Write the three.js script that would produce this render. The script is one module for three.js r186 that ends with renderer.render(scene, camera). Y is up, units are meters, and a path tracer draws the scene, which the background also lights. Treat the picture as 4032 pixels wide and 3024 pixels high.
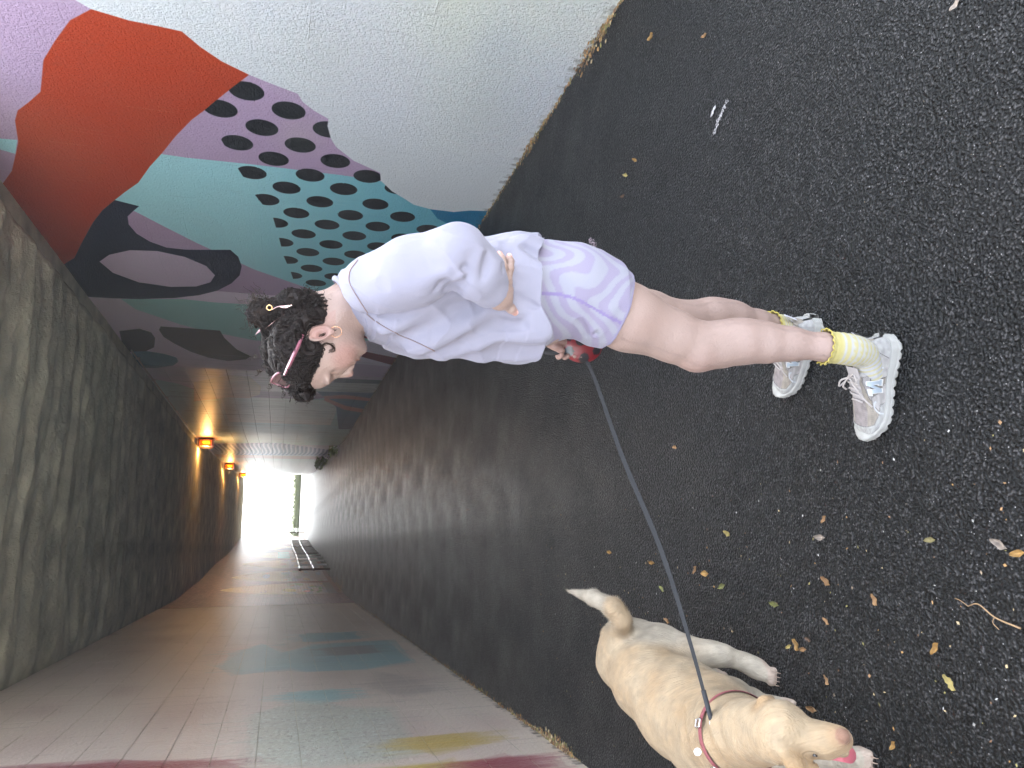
import * as THREE from 'three';
import { mergeGeometries, mergeVertices, toCreasedNormals } from 'three/addons/utils/BufferGeometryUtils.js';
import { RoundedBoxGeometry } from 'three/addons/geometries/RoundedBoxGeometry.js';

// ---------------------------------------------------------------- camera, sky, sun, exposure
const W = 1024, H = 768;
const scene = new THREE.Scene();
const camera = new THREE.PerspectiveCamera(53.05, W / H, 0.05, 2000);
camera.position.set(0, 1.5, 0);
camera.up.set(0.97883344, 0.04803039, 0.19894266);               // the phone was held sideways: world right is up in the picture
camera.lookAt(0.20435253, 1.5 - 0.28250888, -0.93724531);
scene.add(camera);

const SUN_DIR = new THREE.Vector3(0.10, 0.62, -0.78).normalize();
{ // computed sky: bright thin cloud with blue showing through, brightest round the sun
  const w = 512, h = 256, d = new Float32Array(w * h * 4);
  for (let j = 0; j < h; j++) for (let i = 0; i < w; i++) {
    const th = Math.PI * (j + 0.5) / h - Math.PI / 2, ph = 2 * Math.PI * ((i + 0.5) / w - 0.5);
    const y = Math.sin(th), x = Math.cos(th) * Math.cos(ph), z = Math.cos(th) * Math.sin(ph);
    const up = Math.max(0, y), haze = Math.pow(1 - up, 4);
    const c = Math.max(0, x * SUN_DIR.x + y * SUN_DIR.y + z * SUN_DIR.z);
    const glow = 3.3 * Math.pow(c, 3) + 1.5 * Math.pow(c, 14);
    const k = y < 0 ? 0.35 : 1;
    const o = (j * w + i) * 4;
    d[o] = k * (0.34 + 2.1 * haze + glow * 0.97); d[o + 1] = k * (0.42 + 2.1 * haze + glow * 0.97); d[o + 2] = k * (0.56 + 2.05 * haze + glow * 0.95); d[o + 3] = 1;
  }
  const t = new THREE.DataTexture(d, w, h, THREE.RGBAFormat, THREE.FloatType);
  t.mapping = THREE.EquirectangularReflectionMapping; t.magFilter = t.minFilter = THREE.LinearFilter; t.needsUpdate = true;
  scene.background = t; scene.environment = t; scene.environmentIntensity = 1;
}
const sun = new THREE.DirectionalLight(0xfff1dc, 2.4);
sun.position.copy(SUN_DIR).multiplyScalar(60).add(new THREE.Vector3(0, 0, -20)); sun.target.position.set(0, 0, -20);
sun.castShadow = true; sun.shadow.mapSize.set(2048, 2048);
Object.assign(sun.shadow.camera, { left: -60, right: 60, top: 60, bottom: -60, near: 1, far: 160 });
scene.add(sun, sun.target);

scene.fog = new THREE.FogExp2(0xd8dade, 0.0035);
const renderer = new THREE.WebGLRenderer({ antialias: true });
renderer.setSize(W, H);
renderer.toneMapping = THREE.LinearToneMapping;
renderer.toneMappingExposure = 4.6;
renderer.shadowMap.enabled = true;

// ---------------------------------------------------------------- helpers
const V = (x, y, z) => new THREE.Vector3(x, y, z);
function rng(s) { return () => { s |= 0; s = s + 0x6D2B79F5 | 0; let t = Math.imul(s ^ s >>> 15, 1 | s); t = t + Math.imul(t ^ t >>> 7, 61 | t) ^ t; return ((t ^ t >>> 14) >>> 0) / 4294967296; }; }
const lerp = (a, b, t) => a + (b - a) * t, clamp = (x, a = 0, b = 1) => Math.max(a, Math.min(b, x));
const sstep = (a, b, x) => { const t = clamp((x - a) / (b - a)); return t * t * (3 - 2 * t); };
const hash3 = (x, y, z) => { let h = Math.imul(x, 374761393) ^ Math.imul(y, 668265263) ^ Math.imul(z, 2147483647 ^ 0x27d4eb2d); h = Math.imul(h ^ h >>> 13, 1274126177); h ^= h >>> 16; return (h >>> 0) / 4294967296; };
function noise3(x, y, z) {
  const X = Math.floor(x), Y = Math.floor(y), Z = Math.floor(z); x -= X; y -= Y; z -= Z;
  const u = x * x * (3 - 2 * x), v = y * y * (3 - 2 * y), w = z * z * (3 - 2 * z);
  const a = lerp(lerp(hash3(X, Y, Z), hash3(X + 1, Y, Z), u), lerp(hash3(X, Y + 1, Z), hash3(X + 1, Y + 1, Z), u), v);
  const b = lerp(lerp(hash3(X, Y, Z + 1), hash3(X + 1, Y, Z + 1), u), lerp(hash3(X, Y + 1, Z + 1), hash3(X + 1, Y + 1, Z + 1), u), v);
  return lerp(a, b, w) * 2 - 1;
}
function fbm(x, y, z, o = 4) { let s = 0, a = 0.5; for (let i = 0; i < o; i++) { s += a * noise3(x, y, z); x = x * 2.03 + 7.1; y = y * 2.03 + 3.7; z = z * 2.03 + 1.3; a *= 0.5; } return s; }
const taken = {};
function numbered(n) { if (!(n in taken)) { taken[n] = 0; return n; } taken[n]++; return n + '_' + String(taken[n]).padStart(3, '0'); }
function tag(o, label, category, group) { o.userData.label = label; o.userData.category = category; if (group) o.userData.group = group; return o; }
function shade(o) { o.traverse(m => { if (m.isMesh) { m.castShadow = true; m.receiveShadow = true; } }); return o; }
function thing(name, label, category, group) { const g = new THREE.Group(); g.name = numbered(name); tag(g, label, category, group); scene.add(g); return g; }
function part(name, geo, mat, parent) { const m = new THREE.Mesh(geo, mat); m.name = name; m.castShadow = m.receiveShadow = true; if (parent) parent.add(m); return m; }
function struct(name, geo, mat) { const m = part(numbered(name), geo, mat); m.userData.kind = 'structure'; scene.add(m); return m; }
function solo(name, geo, mat, label, category, group) { const m = part(numbered(name), geo, mat); tag(m, label, category, group); scene.add(m); return m; }
function std(o) { return new THREE.MeshStandardMaterial(o); }
const lin = (r, g, b) => new THREE.Color().setRGB(r, g, b);
function dataTex(w, h, fn, srgb, rep = 1) {                         // fn(i, j) -> [r, g, b] 0..255 or a number
  const d = new Uint8Array(w * h * 4);
  for (let j = 0; j < h; j++) for (let i = 0; i < w; i++) { const v = fn(i, j), o = (j * w + i) * 4; if (typeof v === 'number') d[o] = d[o + 1] = d[o + 2] = clamp(v, 0, 255); else { d[o] = clamp(v[0], 0, 255); d[o + 1] = clamp(v[1], 0, 255); d[o + 2] = clamp(v[2], 0, 255); } d[o + 3] = 255; }
  const t = new THREE.DataTexture(d, w, h, THREE.RGBAFormat); t.magFilter = THREE.LinearFilter; t.minFilter = THREE.LinearMipmapLinearFilter; t.generateMipmaps = true; t.anisotropy = 8;
  t.wrapS = t.wrapT = THREE.RepeatWrapping; if (srgb) t.colorSpace = THREE.SRGBColorSpace; t.repeat.set(rep, rep); t.needsUpdate = true; return t;
}
// tileable value noise on an n-cell lattice
function tileNoise(seed, n) { const r = rng(seed), g = new Float32Array(n * n); for (let i = 0; i < n * n; i++) g[i] = r(); return (u, v) => { u *= n; v *= n; const x = Math.floor(u), y = Math.floor(v); let a = u - x, b = v - y; a = a * a * (3 - 2 * a); b = b * b * (3 - 2 * b); const q = (i, j) => g[((j % n) + n) % n * n + ((i % n) + n) % n]; return lerp(lerp(q(x, y), q(x + 1, y), a), lerp(q(x, y + 1), q(x + 1, y + 1), a), b); }; }
function tileFbm(seed, n, o) { const f = []; for (let i = 0; i < o; i++) f.push(tileNoise(seed + i * 17, n << i)); return (u, v) => { let s = 0, a = 0.5; for (const q of f) { s += a * q(u, v); a *= 0.5; } return s / (1 - Math.pow(0.5, o)); }; }
// worley: nearest two distances and the id of the nearest cell, tileable
function worley(seed, n) { const r = rng(seed), px = new Float32Array(n * n), py = new Float32Array(n * n), id = new Float32Array(n * n); for (let i = 0; i < n * n; i++) { px[i] = r(); py[i] = r(); id[i] = r(); } return (u, v) => { u *= n; v *= n; const x = Math.floor(u), y = Math.floor(v); let d1 = 9, d2 = 9, k = 0; for (let j = -1; j <= 1; j++) for (let i = -1; i <= 1; i++) { const c = ((y + j) % n + n) % n * n + ((x + i) % n + n) % n; const dx = x + i + px[c] - u, dy = y + j + py[c] - v, d = dx * dx + dy * dy; if (d < d1) { d2 = d1; d1 = d; k = id[c]; } else if (d < d2) d2 = d; } return [Math.sqrt(d1), Math.sqrt(d2), k]; }; }
function geoFrom(pos, idx, extra = {}) { const g = new THREE.BufferGeometry(); g.setAttribute('position', new THREE.Float32BufferAttribute(pos, 3)); if (extra.uv) g.setAttribute('uv', new THREE.Float32BufferAttribute(extra.uv, 2)); if (extra.color) g.setAttribute('color', new THREE.Float32BufferAttribute(extra.color, 3)); g.setIndex(idx); g.computeVertexNormals(); return g; }
// grid surface: f(u, v) -> [x, y, z, (s, t)] with nu x nv cells
function gridGeo(nu, nv, f, cf) {
  const pos = [], uv = [], col = [], idx = [];
  for (let j = 0; j <= nv; j++) for (let i = 0; i <= nu; i++) { const p = f(i / nu, j / nv, i, j); pos.push(p[0], p[1], p[2]); uv.push(p[3] ?? i / nu, p[4] ?? j / nv); if (cf) col.push(...cf(i / nu, j / nv, p)); }
  for (let j = 0; j < nv; j++) for (let i = 0; i < nu; i++) { const a = j * (nu + 1) + i, b = a + 1, c = a + nu + 1, d = c + 1; idx.push(a, b, d, a, d, c); }
  return geoFrom(pos, idx, { uv, color: cf ? col : null });
}
function tube(pts, r, seg = 24, sides = 6, closed = false) { const c = new THREE.CatmullRomCurve3(pts.map(p => Array.isArray(p) ? V(...p) : p), closed); return new THREE.TubeGeometry(c, seg, r, sides, closed); }
// tube whose radius runs along the curve
function taperTube(pts, rf, seg = 24, sides = 6) {
  const c = new THREE.CatmullRomCurve3(pts), fr = c.computeFrenetFrames(seg, false);
  const f = (u, v, i, j) => { const t = j / seg, P = c.getPointAt(t), r = rf(t), a = u * Math.PI * 2; return [P.x + r * (Math.cos(a) * fr.normals[j].x + Math.sin(a) * fr.binormals[j].x), P.y + r * (Math.cos(a) * fr.normals[j].y + Math.sin(a) * fr.binormals[j].y), P.z + r * (Math.cos(a) * fr.normals[j].z + Math.sin(a) * fr.binormals[j].z)]; };
  return gridGeo(sides, seg, f);
}
// ---------------------------------------------------------------- the subway: plan of its two walls (x at distance s = -z)
const Hc = 3.546, S_MOUTH = 4.8, S_END = 47, S_WING = 2.2, S_LEFT = 0.8;
const pw = (pts) => (s) => { let i = 0; while (i < pts.length - 2 && s > pts[i + 1][0]) i++; const [a, x] = pts[i], [b, y] = pts[i + 1]; return x + (y - x) * (s - a) / (b - a); };
const rightX = pw([[-30, 2.62], [0, 2.62], [19, 2.62], [22, 2.72], [29, 3.0], [37, 3.38], [45, 4.0], [60, 5.2]]);
const leftX = pw([[-30, -1.063], [0, -1.063], [18.05, -1.063], [23.4, -0.86], [28.5, -0.54], [35.3, -0.26], [40.6, 0.08], [47, 0.61], [60, 1.7]]);

// ---- materials
const asph = (() => {
  const n = 1024, w1 = worley(11, 175), w2 = worley(12, 290), f = tileFbm(5, 6, 5), fine = tileNoise(8, 512);
  const hgt = new Float32Array(n * n), colr = new Float32Array(n * n * 3);
  for (let j = 0; j < n; j++) for (let i = 0; i < n; i++) {
    const u = i / n, v = j / n, [a, b, k] = w1(u, v), [c, , k2] = w2(u, v), o = j * n + i;
    const dome = Math.max(0, 1 - a * a * 2.1), h = clamp(0.62 * dome * (0.45 + 0.55 * k) + 0.25 * Math.max(0, 1 - c * c * 2) * k2 + 0.13 * fine(u, v));
    hgt[o] = h;
    const m = f(u, v), base = 0.002 + 0.004 * m, tip = sstep(0.42, 0.75, h) * (k > 0.66 ? 0.07 : 0.018);
    let g = base + tip; if (k2 > 0.991 && c < 0.28) g += 0.35; 
    colr[o * 3] = g * 1.0; colr[o * 3 + 1] = g; colr[o * 3 + 2] = g * 1.04;
  }
  const enc = x => 255 * (x <= 0.0031308 ? 12.92 * x : 1.055 * Math.pow(x, 1 / 2.4) - 0.055);
  const map = dataTex(n, n, (i, j) => { const o = (j * n + i) * 3; return [enc(colr[o]), enc(colr[o + 1]), enc(colr[o + 2])]; }, true, 1 / 1.5);
  const bump = dataTex(n, n, (i, j) => hgt[j * n + i] * 255, false, 1 / 1.5);
  const rough = dataTex(256, 256, (i, j) => { const m = f(i / 256, j / 256); return [0, 80 + 60 * m, 0]; }, false, 1 / 1.5);
  return new THREE.MeshPhysicalMaterial({ map, bumpMap: bump, bumpScale: 0.016, roughnessMap: rough, roughness: 1, specularIntensity: 0.45, vertexColors: true });
})();
const grit = (() => { const f = tileFbm(31, 16, 5), w = worley(33, 48); return dataTex(512, 512, (i, j) => { const u = i / 512, v = j / 512; return 255 * (0.75 * f(u, v) + 0.25 * Math.min(1, w(u, v)[0])); }); })();
const gritFine = (() => { const f = tileFbm(37, 48, 4), w = worley(39, 60); return dataTex(512, 512, (i, j) => { const u = i / 512, v = j / 512, q = w(u, v); const pit = q[2] > 0.86 ? sstep(0.28, 0.05, q[0]) : 0; return 255 * clamp(0.3 + 0.55 * f(u, v) - 0.5 * pit + (q[2] < 0.05 ? 0.6 * sstep(0.3, 0.1, q[0]) : 0)); }); })();
function withRep(t, r) { const c = t.clone(); c.repeat.set(r, r); c.needsUpdate = true; return c; }
const conc = (() => { const f = tileFbm(51, 8, 6), g = tileFbm(53, 3, 3); return dataTex(512, 512, (i, j) => { const m = f(i / 512, j / 512), k = g(i / 512, j / 512), a = 172 + 80 * (m - 0.5) + 40 * (k - 0.5); return [a * 1.06, a * 1.03, a * 0.9]; }, true); })();
const concMat = std({ map: withRep(conc, 0.6), bumpMap: withRep(grit, 1.5), bumpScale: 0.006, roughness: 0.93 });
const ceilMat = std({ map: withRep(conc, 0.5), bumpMap: withRep(grit, 2.2), bumpScale: 0.012, roughness: 0.95 });

// ---- mural on the right wall, painted in wall metres (s along the tunnel, y up)
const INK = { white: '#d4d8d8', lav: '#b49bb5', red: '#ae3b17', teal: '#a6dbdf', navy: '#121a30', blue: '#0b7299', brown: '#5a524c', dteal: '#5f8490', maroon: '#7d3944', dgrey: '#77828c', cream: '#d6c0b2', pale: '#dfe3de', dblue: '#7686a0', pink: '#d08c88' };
const MUR = {
  whiteEdge: [[3.75,2.57],[3.8,2.51],[3.84,2.35],[3.85,2.19],[3.86,2.1],[3.97,2.02],[4.07,1.92],[4.16,1.78],[4.22,1.65],[4.28,1.51],[4.36,1.48],[4.44,1.41],[4.51,1.32],[4.6,1.32],[4.75,1.29],[4.85,1.25],[5.01,1.12],[5.14,0.92],[5.26,0.9],[5.41,0.8],[5.5,0.7],[5.6,0.6],[5.65,0.45],[5.65,0.27],[5.59,0.15],[5.54,-0.1]],
  blue: [[5.65,0.46],[5.81,0.37],[5.9,0.25],[6.21,0.06],[6.02,-0.1],[5.54,-0.1],[5.59,0.15],[5.65,0.27]],
  red: [[3.8,2.51],[3.92,2.63],[4.11,2.74],[4.32,2.85],[4.66,2.95],[4.79,3.04],[4.92,3.14],[5.05,3.19],[5.33,3.25],[5.5,3.31],[5.8,3.42],[6.14,3.6],[7.83,3.6],[7.54,3.41],[7.07,3.24],[6.62,3.07],[6.35,2.95],[6.12,2.82],[5.95,2.72],[5.76,2.6],[5.47,2.48],[5.24,2.37],[4.99,2.26],[4.75,2.14],[4.59,2.04],[4.47,1.97],[4.32,1.88],[4.16,1.78],[4.07,1.92],[3.97,2.02],[3.86,2.1],[3.85,2.19],[3.84,2.35]],
  teal0: [[5.2,3.5],[5.32,3.35],[5.31,3.25],[5.52,3.32],[5.48,3.4],[5.42,3.5]],
  teal: [[5.7,2.61],[5.26,2.39],[5.27,2.23],[5.25,1.78],[5.25,1.47],[5.25,1.14],[5.26,1.04],[5.27,0.89],[5.41,0.8],[5.5,0.7],[5.6,0.6],[5.65,0.45],[5.83,0.35],[6.0,0.1],[6.3,-0.1],[9.2,-0.1],[8.9,0.5],[8.04,1.1],[7.81,1.39],[7.43,1.84],[7.2,2.03],[6.87,2.3],[6.54,2.54],[6.31,2.7],[6.1,2.9]],
  navy: [[6.12,2.82],[6.19,2.66],[6.3,2.72],[6.42,2.78],[6.59,2.8],[6.78,2.77],[6.94,2.69],[7.05,2.57],[7.06,2.42],[7.03,2.28],[6.96,2.03],[7.12,1.97],[7.37,1.95],[7.64,1.98],[7.91,2.07],[8.18,2.22],[8.39,2.42],[8.56,2.69],[8.69,3.05],[8.73,3.32],[8.74,3.6],[7.83,3.6],[7.54,3.41],[7.07,3.24],[6.62,3.07],[6.35,2.95]],
  hole: [[7.58,3.21],[7.37,3.09],[7.2,2.89],[7.16,2.66],[7.25,2.44],[7.45,2.27],[7.7,2.21],[7.93,2.27],[8.1,2.42],[8.18,2.67],[8.11,2.96],[7.88,3.15]],
  teal2: [[8.73,3.23],[8.64,2.87],[8.57,2.6],[8.61,2.29],[8.59,1.87],[8.66,1.32],[9.16,0.62],[9.73,0.27],[9.94,0.84],[10.14,1.41],[10.15,1.91],[9.91,2.31],[9.76,2.57],[9.6,2.74],[9.32,2.96],[9.09,3.14]],
  brownA: [[10.1,3.48],[9.93,3.23],[10.07,3.12],[10.34,3.11],[10.84,3.19],[11.14,3.35],[11.19,3.57],[10.75,3.56]],
  brownB: [[9.76,2.97],[9.76,2.66],[9.78,2.3],[10.13,2.27],[10.7,2.15],[11.06,1.98],[11.26,2.05],[11.43,2.3],[11.28,2.55],[10.99,2.75],[10.58,2.91],[10.26,3.0],[9.93,3.01]],
  tealC: [[11.18,3.52],[11.09,3.31],[11.21,3.1],[11.38,2.98],[11.63,2.98],[11.91,3.08],[12.13,3.34],[12.18,3.6]],
  teal3: [[12.88,3.6],[13.28,3.15],[13.82,2.92],[14.32,2.31],[14.6,1.52],[13.63,0.36],[21.25,0.2],[21.75,3.6]],
  tealF: [[7.75,1.16],[9.05,0.1],[10.13,-0.1],[11.25,-0.1],[11.17,0.55],[9.89,0.76]],
  lavF: [[11.14,0.61],[11.25,-0.1],[12.21,-0.1],[12.3,0.77]],
  darkS: [[12.29,0.73],[12.21,-0.1],[12.5,-0.1],[12.59,0.75]],
  paleS: [[12.6,0.79],[12.5,-0.1],[13.27,-0.1],[13.41,1.07]],
  dblue: [[13.41,0.97],[13.31,-0.1],[17.7,-0.1],[17.77,0.28],[14.89,0.54]],
  maroon: [[10.39,0.48],[10.72,-0.1],[11.2,-0.1],[10.71,0.49]],
  maroon2: [[9.2,0.68],[9.3,0.57],[9.54,0.48],[9.72,0.51],[9.64,0.6]],
  pinkA: [[13.81,0.84],[13.6,0.49],[13.87,-0.1],[14.15,-0.1],[13.98,0.44],[14.07,0.8]],
  pinkB: [[13.93,0.8],[14.7,0.38],[15.07,-0.1],[15.48,-0.1],[15.16,0.37],[14.21,0.81]],
  cream: [[13.09,2.91],[12.42,2.35],[12.45,2.03],[13.19,1.88],[13.93,1.92],[14.31,2.11],[14.32,2.46],[14.88,3.08]],
  stripes: [[21.95,3.39],[21.1,1.98],[21.14,1.49],[22.86,0.17],[25.05,0.16],[25.82,3.23]],
};
const DOTS = [[4.33,1.8],[4.57,1.96],[4.48,1.56],[4.73,1.72],[4.64,1.31],[4.97,1.88],[4.89,1.48],[5.13,1.65],[5.05,1.24],[5.38,1.8],[5.31,1.4],[5.22,1.0],[5.56,1.56],[5.47,1.15],[5.35,0.76],[5.81,1.71],[5.74,1.31],[5.67,0.89],[6.0,1.48],[5.93,1.06],[5.85,0.65],[6.24,1.64],[6.17,1.23],[6.1,0.82],[6.42,1.41],[6.35,0.99],[6.29,0.58],[6.66,1.59],[6.6,1.17],[6.54,0.76],[6.84,1.36],[6.79,0.94],[7.09,1.54],[7.02,1.12],[7.26,1.31],[7.51,1.49],[7.44,1.08],[7.68,1.25],[6.05,0.4],[6.48,0.33],[6.74,0.5],[7.0,0.7],[7.24,0.86],[7.68,0.82]];
const DOTCLIP = [[4.24,1.86],[4.59,2.06],[5.35,1.89],[5.74,1.79],[6.13,1.66],[6.57,1.61],[6.99,1.57],[7.41,1.5],[7.86,1.44],[8.3,1.2],[7.9,0.1],[6.2,0.1],[5.83,0.33],[5.65,0.45],[5.5,0.7],[5.26,0.9],[5.14,0.92],[5.01,1.12],[4.85,1.25],[4.6,1.32],[4.51,1.32],[4.44,1.41],[4.28,1.51],[4.22,1.65]];
function poly(c, pts, X, Y) { c.beginPath(); pts.forEach(([s, y], i) => i ? c.lineTo(X(s), Y(y)) : c.moveTo(X(s), Y(y))); c.closePath(); }
// weathering strokes: scuffs, drips and patchy fading in the paint itself
function wear(c, w, h, r, n, len, cols, alpha) { for (let i = 0; i < n; i++) { c.strokeStyle = cols[Math.floor(r() * cols.length)]; c.globalAlpha = alpha * r(); c.lineWidth = 0.5 + 2 * r(); const x = r() * w, y = r() * h, l = len * r(); c.beginPath(); c.moveTo(x, y); c.lineTo(x + (r() - 0.5) * 3, y + l); c.stroke(); } c.globalAlpha = 1; }
function blotch(c, w, h, r, n, rad, cols, alpha) { for (let i = 0; i < n; i++) { const x = r() * w, y = r() * h, q = rad * (0.3 + r()), g = c.createRadialGradient(x, y, 0, x, y, q), col = cols[Math.floor(r() * cols.length)]; g.addColorStop(0, col); g.addColorStop(1, col.slice(0, 7) + '00'); c.globalAlpha = alpha * r(); c.fillStyle = g; c.fillRect(x - q, y - q, 2 * q, 2 * q); } c.globalAlpha = 1; }
function muralCanvas(s0, s1, w, h) {
  const cv = document.createElement('canvas'); cv.width = w; cv.height = h; const c = cv.getContext('2d');
  const X = s => (s - s0) / (s1 - s0) * w, Y = y => (1 - y / Hc) * h, fill = (k, col, a = 1) => { c.globalAlpha = a; c.fillStyle = col; poly(c, MUR[k], X, Y); c.fill(); c.globalAlpha = 1; };
  const r = rng(4 + w + h + Math.round(s0));
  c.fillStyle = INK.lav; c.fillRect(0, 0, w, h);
  fill('teal0', INK.teal); fill('teal', INK.teal);
  c.save(); poly(c, MUR.teal, X, Y); c.clip(); { const g = c.createLinearGradient(0, Y(1.9), 0, Y(0.1)); g.addColorStop(0, '#68aebb00'); g.addColorStop(1, '#5aa9bc'); c.fillStyle = g; c.fillRect(0, 0, w, h); } c.restore();
  fill('tealF', '#8cc4c8'); c.fillStyle = '#e6d8e6'; c.globalAlpha = 0.95; c.fillRect(X(8.2), 0, X(13.6) - X(8.2), h); c.globalAlpha = 1; fill('teal2', '#a3cfca'); fill('teal3', '#c0d8d8');  // deep lavender and far teal lightened, standing in for light on the wall
  // the far stretch: glare sheen painted pale, then striped and light bands
  c.fillStyle = '#e4e6e2'; c.globalAlpha = 0.92; c.fillRect(X(14.2), Y(2.6), X(19.8) - X(14.2), Y(0.5) - Y(2.6)); c.globalAlpha = 1;
  c.fillStyle = '#c2dde2'; c.fillRect(X(17.2), 0, X(21.6) - X(17.2), h);
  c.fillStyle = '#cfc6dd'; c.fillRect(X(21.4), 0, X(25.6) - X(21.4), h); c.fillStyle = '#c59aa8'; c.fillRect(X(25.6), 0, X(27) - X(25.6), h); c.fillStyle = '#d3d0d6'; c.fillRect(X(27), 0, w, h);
  fill('stripes', '#cabfe0'); c.save(); poly(c, MUR.stripes, X, Y); c.clip(); c.strokeStyle = '#5a57a0'; c.lineWidth = h * 0.018; for (let i = -4; i < 34; i++) { c.beginPath(); c.moveTo(X(20.6), Y(0.12 * i)); c.bezierCurveTo(X(22), Y(0.12 * i + 0.35), X(24), Y(0.12 * i - 0.2), X(26), Y(0.12 * i + 0.3)); c.stroke(); } c.restore();
  fill('cream', INK.cream); fill('brownA', INK.brown); fill('brownB', INK.brown); fill('tealC', INK.dteal);
  fill('lavF', '#d2bfd2'); fill('darkS', INK.dgrey); fill('paleS', INK.pale); fill('dblue', INK.dblue); fill('pinkA', INK.pink); fill('pinkB', INK.pink); fill('maroon', INK.maroon); fill('maroon2', INK.maroon);
  fill('navy', INK.navy); fill('hole', '#d3c0d3');
  c.save(); poly(c, DOTCLIP, X, Y); c.clip(); DOTS.forEach(([s, y], i) => { c.fillStyle = s > 5.9 ? '#26282a' : '#15181d'; if (s > 6.6) c.fillStyle = '#323434'; c.beginPath(); c.ellipse(X(s), Y(y), X(0.1) - X(0), Y(0) - Y(0.1), 0, 0, 7); c.fill(); }); c.restore();
  fill('red', INK.red);
  c.fillStyle = INK.white; c.beginPath(); c.moveTo(X(s0) - 5, Y(2.6)); c.lineTo(X(3.3), Y(2.75)); MUR.whiteEdge.forEach(([s, y]) => c.lineTo(X(s), Y(y))); c.lineTo(X(s0) - 5, Y(-0.2)); c.fill();
  fill('blue', INK.blue);
  // faint tinted patches in the pale paint
  const tint = (s, y, rad, col, a) => { const q = rad * h / Hc, g = c.createRadialGradient(X(s), Y(y), 0, X(s), Y(y), q); g.addColorStop(0, col); g.addColorStop(1, col + '00'); c.globalAlpha = a; c.fillStyle = g; c.fillRect(X(s) - q, Y(y) - q, 2 * q, 2 * q); c.globalAlpha = 1; };
  if (s0 < 5) for (let i = 0; i < 26; i++) tint(2.2 + 2.6 * r(), 1.9 * r(), 0.15 + 0.45 * r(), ['#c9cba0', '#b7b8d2', '#a9b4bd', '#d8dcdc', '#c8c4d6'][Math.floor(r() * 5)], 0.16);
  // wear
  const pm = h / Hc;
  blotch(c, X(13), h, r, 90, 0.5 * pm, ['#ffffff', '#6a6a72', '#8d90a0', '#a8a890'], 0.07);
  wear(c, X(9), h, r, 700, 0.3 * pm, ['#ffffff', '#4a4a50'], 0.10);
  if (X(10) < w) { c.save(); c.beginPath(); c.rect(X(10), 0, X(27) - X(10), h); c.clip();
    for (let i = 0; i < 900; i++) { c.globalAlpha = 0.28 * r(); c.strokeStyle = ['#e6e4dc', '#55504e', '#8fa6aa', '#a9a6a0', '#3c3a3c'][Math.floor(r() * 5)]; c.lineWidth = 0.5 + 3 * r(); const x = X(11 + 11 * r()), y = h * r(), l = (0.1 + 0.9 * r()) * pm; c.beginPath(); c.moveTo(x, y); c.bezierCurveTo(x + 6 * (r() - 0.5), y + l * 0.3, x + 6 * (r() - 0.5), y + l * 0.6, x + 8 * (r() - 0.5), y + l); c.stroke(); }
    c.restore(); c.globalAlpha = 1; }
  // dirt line at the foot
  for (let i = 0; i < 500; i++) { c.globalAlpha = 0.25 * r(); c.fillStyle = '#3a352c'; const x = r() * w, q = r() * 0.06 * pm; c.fillRect(x, h - q, 2 + 6 * r(), q); } c.globalAlpha = 1;
  const t = new THREE.CanvasTexture(cv); t.colorSpace = THREE.SRGBColorSpace; t.anisotropy = 16; t.wrapS = t.wrapT = THREE.ClampToEdgeWrapping; t.repeat.set(1 / (s1 - s0), 1 / Hc); t.offset.set(-s0 / (s1 - s0), 0); return t;
}
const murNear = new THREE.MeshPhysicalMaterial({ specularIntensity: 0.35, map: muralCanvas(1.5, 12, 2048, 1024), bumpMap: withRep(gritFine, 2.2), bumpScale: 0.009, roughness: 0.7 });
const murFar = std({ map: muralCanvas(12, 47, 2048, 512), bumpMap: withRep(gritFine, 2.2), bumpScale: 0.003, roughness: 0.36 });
const plainWall = std({ color: '#d4d8d8', bumpMap: withRep(gritFine, 2.2), bumpScale: 0.004, roughness: 0.7 });

// a bevelled slab on the right wall from s0..s1, y0..y1, face towards -x; uv in metres (s, y)
function slabGeo(fx, sgn, s0, s1, y0, y1, proud, bev, nseg, seed) {
  const pos = [], uv = [], idx = [];
  const P = (s, y, d) => { pos.push(fx(s) - sgn * d, y, -s); uv.push(s, y); };
  // rows: outer rim (recessed) and face
  for (let i = 0; i <= nseg; i++) { const s = lerp(s0, s1, i / nseg), si = clamp(s, s0 + bev, s1 - bev); const e = (i === 0 || i === nseg);
    const dp = bev > 0.003 ? -0.008 : -bev; P(s, y0, dp); P(si, y0 + bev, proud); P(si, y1 - bev, proud); P(s, y1, dp); if (e) { } }
  for (let i = 0; i < nseg; i++) for (let k = 0; k < 3; k++) { const a = i * 4 + k, b = a + 4; if (sgn > 0) idx.push(a, a + 1, b + 1, a, b + 1, b); else idx.push(a, b + 1, a + 1, a, b, b + 1); }
  // end bevels
  const b0 = pos.length / 3; P(s0, y0, -0.012); P(s0, y1, -0.012); P(s1, y0, -0.012); P(s1, y1, -0.012);
  const l = nseg * 4; if (sgn > 0) idx.push(b0, b0 + 1, 2, b0, 2, 1, b0 + 2, l + 1, l + 2, b0 + 2, l + 2, b0 + 3); else idx.push(b0, 2, b0 + 1, b0, 1, 2, b0 + 2, l + 2, l + 1, b0 + 2, b0 + 3, l + 2);
  const g = geoFrom(pos, idx, { uv }); return toCreasedNormals(g, 0.2);
}
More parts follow.
